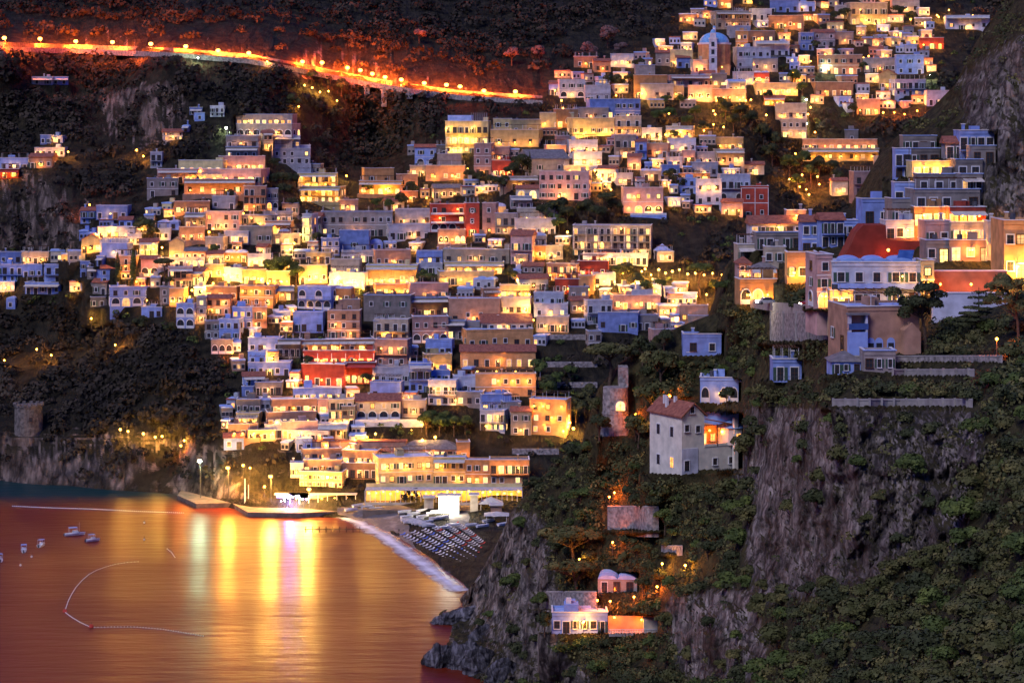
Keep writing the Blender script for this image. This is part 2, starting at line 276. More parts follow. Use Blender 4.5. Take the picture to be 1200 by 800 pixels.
tm = node(nt, 'ShaderNodeMix', data_type='RGBA'); L.new(ty.outputs[0], tm.inputs['Factor']); tm.inputs[6].default_value = (.14,.02,.008,1); tm.inputs[7].default_value = (.006,.035,.04,1); L.new(tm.outputs[2], b.inputs['Base Color'])  # red of the reflected lamp glow put into the base colour; teal shallows
mq = node(nt, 'ShaderNodeMapping'); mq.inputs['Scale'].default_value = (.012, .03, 1); L.new(geo.outputs['Position'], mq.inputs['Vector']); nq = node(nt, 'ShaderNodeTexNoise'); nq.inputs['Scale'].default_value = 1; nq.inputs['Detail'].default_value = 2; L.new(mq.outputs[0], nq.inputs['Vector'])
rq = node(nt, 'ShaderNodeMapRange'); rq.inputs['From Min'].default_value = .3; rq.inputs['From Max'].default_value = .7; rq.inputs['To Min'].default_value = .28; rq.inputs['To Max'].default_value = .38; L.new(nq.outputs['Fac'], rq.inputs['Value']); L.new(rq.outputs[0], b.inputs['Roughness'])
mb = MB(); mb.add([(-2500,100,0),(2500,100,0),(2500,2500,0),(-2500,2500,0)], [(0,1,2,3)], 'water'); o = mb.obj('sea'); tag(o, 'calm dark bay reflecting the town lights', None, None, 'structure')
# surf along the beach
m, nt, b = new_mat('foam'); L = nt.links; b.inputs['Base Color'].default_value = (.75,.78,.82,1); b.inputs['Roughness'].default_value = .9
geo = node(nt, 'ShaderNodeNewGeometry'); tc = node(nt, 'ShaderNodeTexCoord'); n = node(nt, 'ShaderNodeTexNoise'); n.inputs['Scale'].default_value = .22; n.inputs['Detail'].default_value = 7; L.new(geo.outputs['Position'], n.inputs['Vector'])
uv = node(nt, 'ShaderNodeSeparateXYZ'); L.new(tc.outputs['UV'], uv.inputs[0])
sb = node(nt, 'ShaderNodeMath', operation='SUBTRACT'); sb.inputs[0].default_value = .5; L.new(uv.outputs['Y'], sb.inputs[1]); ab = node(nt, 'ShaderNodeMath', operation='ABSOLUTE'); L.new(sb.outputs[0], ab.inputs[0])
ma = node(nt, 'ShaderNodeMath', operation='MULTIPLY_ADD'); L.new(ab.outputs[0], ma.inputs[0]); ma.inputs[1].default_value = -2.6; ma.inputs[2].default_value = 1.0
m2 = node(nt, 'ShaderNodeMath', operation='MULTIPLY_ADD'); L.new(n.outputs['Fac'], m2.inputs[0]); m2.inputs[1].default_value = 1.5; m2.inputs[2].default_value = -.75
m3 = node(nt, 'ShaderNodeMath', operation='ADD', use_clamp=True); L.new(ma.outputs[0], m3.inputs[0]); L.new(m2.outputs[0], m3.inputs[1]); L.new(m3.outputs[0], b.inputs['Alpha'])
def shore(path, w, name, label):
    mb = MB(); pts = [P(x, y, sd(y)) for x, y in path]; vs = []
    for i, p in enumerate(pts):
        t = (pts[min(i+1, len(pts)-1)]-pts[max(i-1, 0)]).normalized(); nrm = Vector((t.y, -t.x, 0)); ww = w*(.5+.5*min(1, i/3))
        vs += [(p+nrm*(-ww*.2)+Vector((0,0,.3))), (p+nrm*(ww)+Vector((0,0,.02)))]
    mb.add(vs, [(2*i, 2*i+1, 2*i+3, 2*i+2) for i in range(len(pts)-1)], 'foam'); me = mb.mesh(name); ul = me.uv_layers.new(name='UVMap')
    for p in me.polygons:
        for k, li in enumerate(p.loop_indices): vi = me.loops[li].vertex_index; ul.data[li].uv = ((vi//2), vi % 2)
    o = link(name, me); tag(o, label, None, None, 'structure')
shore([(395,603),(410,606),(430,612),(445,619),(460,627),(475,637),(490,648),(505,659),(520,669),(535,680),(552,692)], 8, 'surf', 'pale surf breaking along the curved beach')
# ------------------------------------------------------------------ labels: which one, by landmark and order
ORD = ['first','second','third','fourth','fifth','sixth','seventh','eighth','ninth','tenth','eleventh','twelfth']
LAND = [(525,262,'the big red hotel'),(838,60,'the blue-domed church'),(547,160,'the floodlit yellow palace'),(444,208,'the orange villa'),(154,348,'the long sky-tinted house'),(250,205,'the lit hillside hotel'),
 (375,218,'the glowing terrace block'),(583,415,'the red-roofed ochre mansion'),(717,286,'the long balconied hotel'),(758,242,'the villa with four glowing arches'),(885,238,'the red house with white lines'),
 (445,490,'the arched green-lit building'),(640,490,'the yellow gabled waterfront house'),(490,552,'the yellow promenade block'),(400,425,'the red lantern-lit restaurant'),(645,218,'the grey-pink palazzo'),
 (735,395,'the peach house with blue roof'),(1035,333,'the blue-white villa'),(1030,285,'the red painted wall'),(815,505,'the red-roofed villa'),(722,480,'the round watchtower'),(1000,195,'the glowing terraced hotel'),
 (957,15,'the big sky-tinted house near the top'),(1062,122,'the white house over the lit terrace'),(1110,200,'the cliffside apartment stack'),(458,320,'the brightest lit arcade'),(220,298,'the glowing yellow gable'),(40,305,'the left frame edge'),
 (330,490,'the stepped seaside terraces'),(680,730,'the low white shore house'),(60,195,'the left cliff ledge'),(1180,290,'the tall orange block'),(1135,10,'the topmost sky-tinted villa'),(722,678,'the vaulted stone cottage'),(225,590,'the stone pier'),(1000,700,'the dark rock face')]
LAB = []   # (obj, px, py, phrase)
def finish_labels():
    groups = {}
    for o, px, py, ph in LAB:
        L = min(LAND, key=lambda l: (l[0]-px)**2+(l[1]-py)**2*1.7); dx, dy = px-L[0], py-L[1]
        if abs(dx) > 1.6*abs(dy): w = 'left of' if dx < 0 else 'right of'
        elif abs(dy) > 1.6*abs(dx): w = 'above' if dy < 0 else 'below'
        else: w = ('above ' if dy < 0 else 'below ')+('left' if dx < 0 else 'right')+' of'
        if abs(dx) < 9 and abs(dy) < 9: w = 'at'
        groups.setdefault((ph, w, L[2]), []).append((dx*dx+dy*dy, o))
    for (ph, w, n), ls in groups.items():
        ls.sort(key=lambda t: t[0])
        for i, (_, o) in enumerate(ls):
            if len(ls) == 1: o['label'] = f'{ph} {w} {n}'
            else: o['label'] = f'{ph}, {("nearest" if i == 0 else ORD[min(i,11)]+" nearest")} {w} {n}'
# ------------------------------------------------------------------ lights
LD = {}
def light_data(kind, power, rad=.35):
    k = (kind, power, rad)
    if k not in LD:
        c = dict(warm=(1,.36,.045), yellow=(1,.48,.07), orange=(1,.16,.012), white=(.75,1,.55), violet=(.35,.25,1), pure=(1,.85,.6))[kind]
        l = bpy.data.lights.new('lamp_light', 'POINT'); l.energy = power*PW; l.color = c; l.shadow_soft_size = rad; LD[k] = l
    return LD[k]
PW = 3.0
BULB = dict(warm='bulb', yellow='bulb', orange='bulb_orange', white='bulb_white', violet='bulb_violet', pure='bulb')
LM = {}
def red_data():
    if 'red' not in LD: l = bpy.data.lights.new('lamp_light', 'POINT'); l.energy = 4200*PW; l.color = (1,.09,.006); l.shadow_soft_size = 1; LD['red'] = l
    return LD['red']
def spot_data(power):
    if power not in LD:
        l = bpy.data.lights.new('lamp_light', 'SPOT'); l.energy = power*PW; l.color = (1,.13,.008); l.shadow_soft_size = .6; l.spot_size = R(150); l.spot_blend = .6; LD[power] = l
    return LD[power]
def lantern_mesh(kind, r):
    k = (kind, r)
    if k not in LM:
        mb = MB(); mb.ball((0,0,0), r, BULB[kind], 8, 6); mb.box(-r*.7, r*.7, -r*.7, r*.7, r*.95, r*1.25, 'metal'); mb.box(-.05,.05,0,1.1,-.05,.05,'metal'); LM[k] = mb.mesh('wall_lamp')
    return LM[k]
def wall_lamp(parent, loc, kind='warm', power=350, r=.3):
    o = link('wall_lamp', lantern_mesh(kind, r), parent, loc); l = link('lamp_light', light_data(kind, power, r*1.1), o, (0,-.15,-.1)); return o
# ------------------------------------------------------------------ windows and doors
WM = {}
def win_mesh(kind, lit, sty):
    k = (kind, lit, sty)
    if k in WM: return WM[k]
    g = {0:'glass', 1:'lit', 2:'lit_orange', 3:'lit_white', 4:'lit_dim'}[lit]; mb = MB(); tr = 'trim' if sty != 2 else 'wood'
    if kind == 'arch':
        w, h = 1.25, 1.6; n = 8; pts = [(-w,0),(-w,h)]+[(-w*math.cos(math.pi*i/n), h+w*math.sin(math.pi*i/n)) for i in range(1, n)]+[(w,h),(w,0)]
        mb.prism(pts, -.06, .05, g); W = w+.22; pts2 = [(-W,0),(-W,h)]+[(-W*math.cos(math.pi*i/n), h+W*math.sin(math.pi*i/n)) for i in range(1, n)]+[(W,h),(W,0)]
        for i in range(len(pts)-1):
            a, b, c, d = pts[i], pts[i+1], pts2[i+1], pts2[i]; mb.add([(a[0],-.2,a[1]),(b[0],-.2,b[1]),(c[0],-.2,c[1]),(d[0],-.2,d[1]),(a[0],.02,a[1]),(b[0],.02,b[1]),(c[0],.02,c[1]),(d[0],.02,d[1])], [(0,1,2,3),(0,4,5,1),(3,2,6,7)], tr)
        mb.box(-.05,.05,-.1,0,0,h+w-.05,'wood')
        if not lit: mb.box(-w,w,-.12,-.02,.0,.9,'trim')
    else:
        w, h = ((.55,1.45) if kind == 'window' else (.65,2.2)); z = 0
        mb.box(-w,w,-.05,.05,0,h,g); mb.box(-w-.14,-w,-.14,.05,0,h,tr); mb.box(w,w+.14,-.14,.05,0,h,tr); mb.box(-w-.14,w+.14,-.16,.05,h,h+.16,tr)
        if kind == 'window': mb.box(-w-.2,w+.2,-.26,.05,-.14,0,tr)
        mb.box(-.035,.035,-.085,0,0,h,'wood'); mb.box(-w,-.035,-.085,0,h*.55,h*.55+.06,'wood'); mb.box(.035,w,-.085,0,h*.55,h*.55+.06,'wood')
        if sty == 1: mb.box(-w*2-.15,-w-.14,-.11,.03,0,h,'shutter'); mb.box(w+.14,w*2+.15,-.11,.03,0,h,'shutter')
    WM[k] = mb.mesh('window' if kind != 'door' else 'door'); return WM[k]
HM = np.zeros((820, 1220), bool); HN = 0; ROOTS = []
def mark(x0, x1, y0, y1): HM[max(0,int(y0)):max(0,int(y1)), max(0,int(x0)):max(0,int(x1))] = True
def house(x0, x1, yt, yb, fl, cols, col, lit=1, lamps=0, fl_='', yaw=None, D=None, name='house', label=None, cat='house', d=None, nb=False, kind='warm', power=300, group='houses stepping up the hillside', mk=True):
    near = 'N' in fl_; cx = (x0+x1)/2
    if d is None: d = surf(cx, yb, near)
    if yaw is None: yaw = random.uniform(-14, 14) if not near else random.uniform(-5, 6)
    s = d/F; W = (x1-x0)*s/math.cos(R(yaw))*.97; h = (yb-yt)*s; D = D or min(12, max(6, W*.6, h*.7)); fh = h/fl
    level(x0, x1, yb, d, near, 75, yt, d+W*abs(math.sin(R(yaw)))*.5)
    if mk: mark(x0-1, x1+1, yt-1, yb+1)
    if 'h' in fl_ or 'p' in fl_ or 'v' in fl_: h = h*(.84 if fl > 1 else .72); fh = h/fl
    root = empty(name, P(cx, yb, d), R(yaw)); wm = 'plaster_'+col+random.choice(('','1','1','2') if not label else ('',)); hw = W/2
    rt = 'p' if 'p' in fl_ else 'h' if 'h' in fl_ else 'v' if 'v' in fl_ else 'g' if 'g' in fl_ else 'd' if 'd' in fl_ else 'f'
    if not label and rt == 'f' and x1-x0 < 30 and 't' not in fl_: q_ = random.random(); rt = 'v' if q_ < .09 and fl == 1 else 'p' if q_ < .22 else 'h' if q_ < .27 else 'f'
    if not label and 'b' not in fl_ and fl > 1 and random.random() < .35: fl_ += 'b'
    if not label and 'w' not in fl_ and random.random() < .12: fl_ += 'w'
    # walls
    mb = MB(); mb.box(-hw, hw, 0, D, -5, h, wm)
    if rt == 'g': mb.prism([(-hw,h),(hw,h),(0,h+hw*.55)], .02, D-.02, wm)
    if rt == 'f':
        for a in ((-hw,hw,-.12,.22),(-hw,hw,D-.25,D+.05)): mb.box(*a, h, h+.75, wm)
        mb.box(-hw-.05,-hw+.25,.22,D-.25,h,h+.75,wm); mb.box(hw-.25,hw+.05,.22,D-.25,h,h+.75,wm)
    if fl > 1 and random.random() < .6: 
        for k in range(1, fl): mb.box(-hw-.07, hw+.07, -.09, .0, k*fh-.12, k*fh+.06, wm if 'b' in fl_ else 'trim')
    mb.obj('wall', root)
    # roof
    mb = MB(); rp = 'roof_skylit' if random.random() < .75 else 'roof_dark'
    if rt == 'f':
        mb.box(-hw+.26, hw-.26, .23, D-.26, h+.02, h+.35, rp); mb.box(-hw-.2, hw+.2, -.28, .3, h+.75, h+.9, 'trim' if col != 'S' else 'roof_skylit')
        mb.box(-hw-.12,-hw+.3,.3,D,h+.75,h+.9,'trim'); mb.box(hw-.3,hw+.12,.3,D,h+.75,h+.9,'trim')
        if random.random() < .3 and W > 5:
            for i in range(4): x = -hw+.5+(W-1)*i/3; mb.tube((x,1,h+.3),(x,1,h+2.9),.06,.06,'trim',4); mb.tube((x,D-1.5,h+.3),(x,D-1.5,h+2.9),.06,.06,'trim',4)
            mb.box(-hw+.4,hw-.4,.9,1.05,h+2.85,h+3,'wood'); mb.box(-hw+.4,hw-.4,D-1.6,D-1.45,h+2.85,h+3,'wood')
            for i in range(9): x = -hw+.5+(W-1)*i/8; mb.box(x-.05,x+.05,.8,D-1.2,h+3,h+3.1,'wood')
        elif random.random() < .4: x = random.uniform(-hw+1,hw-1); mb.tube((x,D*.6,h+.3),(x,D*.6,h+1.7),.55,.55,'metal',8); mb.tube((x+.9,D*.5,h+.3),(x+.9,D*.5,h+3.6),.04,.03,'metal',4); mb.box(x+.4,x+1.4,D*.5-.02,D*.5+.02,h+3.3,h+3.36,'metal')
        if random.random() < .5 and W > 6: 
            x = random.uniform(-hw+1.5, hw-2.5); mb.box(x, x+random.uniform(1.5,3), D*.5, D*.85, h+.3, h+random.uniform(1.6,2.7), wm)
    elif rt == 'p': mb.prismx([(-.5,h-.05),(D+.5,h-.05),(D+.5,h+.1),(D/2,h+D*.26),(-.5,h+.12)], -hw-.4, hw+.4, 'tiles' if 's' not in fl_ else 'slate')
    elif rt == 'h':
        e = min(hw, D/2)*.9; z = h+min(D*.25, 2.6); mb.add([(-hw-.4,-.4,h),(hw+.4,-.4,h),(hw+.4,D+.4,h),(-hw-.4,D+.4,h),(-hw+e,D/2,z),(hw-e+.01,D/2,z)], [(3,2,1,0),(0,1,5,4),(1,2,5),(2,3,4,5),(3,0,4)], 'tiles' if 's' not in fl_ else 'slate')
    elif rt == 'g':
        for sg in (-1,1): mb.add([(sg*(hw+.4),-.4,h-.25),(0,-.4,h+hw*.55),(0,D+.4,h+hw*.55),(sg*(hw+.4),D+.4,h-.25),(sg*(hw+.4),-.4,h),(0,-.4,h+hw*.55+.3),(0,D+.4,h+hw*.55+.3),(sg*(hw+.4),D+.4,h)], [(0,1,2,3),(4,7,6,5),(0,4,5,1),(3,2,6,7),(0,3,7,4)], 'tiles' if 's' not in fl_ else 'slate')
    elif rt == 'v':
        nvv = max(1, round(W/4.6)); ww = W/nvv
        for k in range(nvv):
            c = -hw+ww*(k+.5); pr = [(c-ww/2*math.cos(math.pi*i/10), h+math.sin(math.pi*i/10)*ww*.2) for i in range(11)]; mb.prism([(c-ww/2+.001,h-.05)]+pr[1:-1]+[(c+ww/2-.001,h-.05)], -.15, D, 'roof_skylit')
    elif rt == 'd': mb.ball((0, D/2, h), min(hw, D/2)*.95, 'roof_skylit', 16, 6, 0, .6)
    ro = mb.obj('roof', root, rt == 'd')
    if random.random() < .35 or 'c' in fl_:
        mb = MB(); x = random.uniform(-hw*.7, hw*.7); z = h+(.3 if rt == 'f' else .8); mb.box(x-.3,x+.3,D*.4,D*.4+.6,z,z+1.7,wm); mb.box(x-.42,x+.42,D*.4-.12,D*.4+.72,z+1.7,z+1.9,'trim'); mb.obj('chimney', ro)
    # openings
    sc = min(1.15, fh/3.0)
    def face(n, L, M, side):
        for k in range(fl):
            arch = ('a' in fl_ and k == 0) or 'A' in fl_; bal = 'b' in fl_ and (k > 0 or fl == 1)
            for i in range(n):
                if random.random() < .07 and n > 2: continue
                li = 0
                if random.random()*10 < lit*1.05: li = random.choice((1,1,2,4)) if 'o' not in fl_ else random.choice((2,2,1))
                kd = 'arch' if arch else ('door' if bal or k == 0 and random.random() < .4 else 'window'); sty = random.choice((0,0,1,2)) if kd != 'arch' else 0
                u = -L/2+L*(i+.5)/n+random.uniform(-.15,.15)*min(1, L/n/3); z = k*fh+(fh*.28 if kd == 'window' else fh*.03)
                o = link('window' if kd != 'door' else 'door', win_mesh(kd, li, sty), root, M(u, z), side); w0 = (1.5 if kd == 'arch' else 1.35 if sty == 1 else .8)
                sx = min(sc, L/n*.92/(2*w0)); o.scale = (sx, 1, sc if kd != 'arch' else min(sc, fh/3.1))
    face(cols, W, lambda u, z: (u, 0, z), 0)
    if abs(yaw) > 7 and not nb:
        n = max(1, int(D/4.5))
        if yaw > 0: face(n, D, lambda u, z: (-hw, D/2-u, z), -math.pi/2)
        else: face(n, D, lambda u, z: (hw, D/2+u, z), math.pi/2)
    if 'b' in fl_:
        for k in range(1 if fl > 1 else 0, fl):
            mb = MB(); z = k*fh; mb.box(-hw+.1, hw-.1, -1.3, -.02, z-.16, z, 'concrete' if col == 'S' else wm); mb.box(-hw+.1, hw-.1, -1.3, -1.24, z+.95, z+1.02, 'metal')
            nn = max(3, int(W/.7)); 
            for i in range(nn+1): x = -hw+.15+(W-.3)*i/nn; mb.box(x-.03, x+.03, -1.29, -1.25, z, z+.95, 'metal')
            if 'r' in fl_: mb.box(-hw+.1, hw-.1, -1.32, -1.2, z, z+.85, 'plaster_W')
            npost = max(2, int(W/4.5))
            if 'c' in fl_ or 'o' in fl_:
                for i in range(npost+1): x = -hw+.25+(W-.5)*i/npost; mb.box(x-.12, x+.12, -1.28, -1.02, z, z+fh-.16, 'trim')
            mb.obj('balcony', root)
    if 't' in fl_:
        mb = MB(); mb.box(-hw-.5, hw+.5, -3.6, -.02, -6, -.15, wm if col != 'B' else 'plaster_S'); mb.box(-hw-.5, hw+.5, -3.6, -3.4, -.15, .7, wm)
        x = -hw
        while x < hw: mb.box(x-.12, x+.12, -3.62, -3.38, .7, .95, 'trim'); x += 2.2
        mb.obj('terrace', root)
    if 'w' in fl_:
        mb = MB(); z = h-.1; mb.prismx([(-2.8,z-.75),(-.02,z-.1),(-.02,z+.02),(-2.8,z-.65)], -hw+.2, hw-.2, random.choice(('awning','awning','redcloth' if col in 'RO' else 'awning')))
        for x in (-hw+.4, 0, hw-.4): mb.box(x-.05,x+.05,-2.7,-2.6,z-min(h,2.8),z-.66,'metal')
        mb.obj('awning', root)
    y = -1.2 if not 't' in fl_ else -2.6
    if 'b' in fl_: y = -1.8
    for i in range(lamps):
        k = random.randrange(fl) if fl > 1 and lamps > 1 else 0; u = -hw+W*(i+.5)/lamps+random.uniform(-.4,.4)
        wall_lamp(root, (u, y, k*fh+min(2.3, fh*.8)), kind, power, .3 if d > 600 else .2)
    if label: tag(root, label, cat, group)
    else:
        rn = dict(p='tiled roof', h='hipped tile roof', v='vaulted roof', g='gable front', d='domed roof', f='flat roof')[rt]; nm = ('one','two','three','four','five','six')[min(fl,6)-1]
        tag(root, None, cat, group); LAB.append((root, cx, (yt+yb)/2, (('lit ' if lamps > 1 else '')+f'{WALL[col][1]} {nm}-storey house'+('' if rt == 'f' else ' with '+rn))))
    root['px'] = 0; del root['px']; return root, d, W, h, D, fh
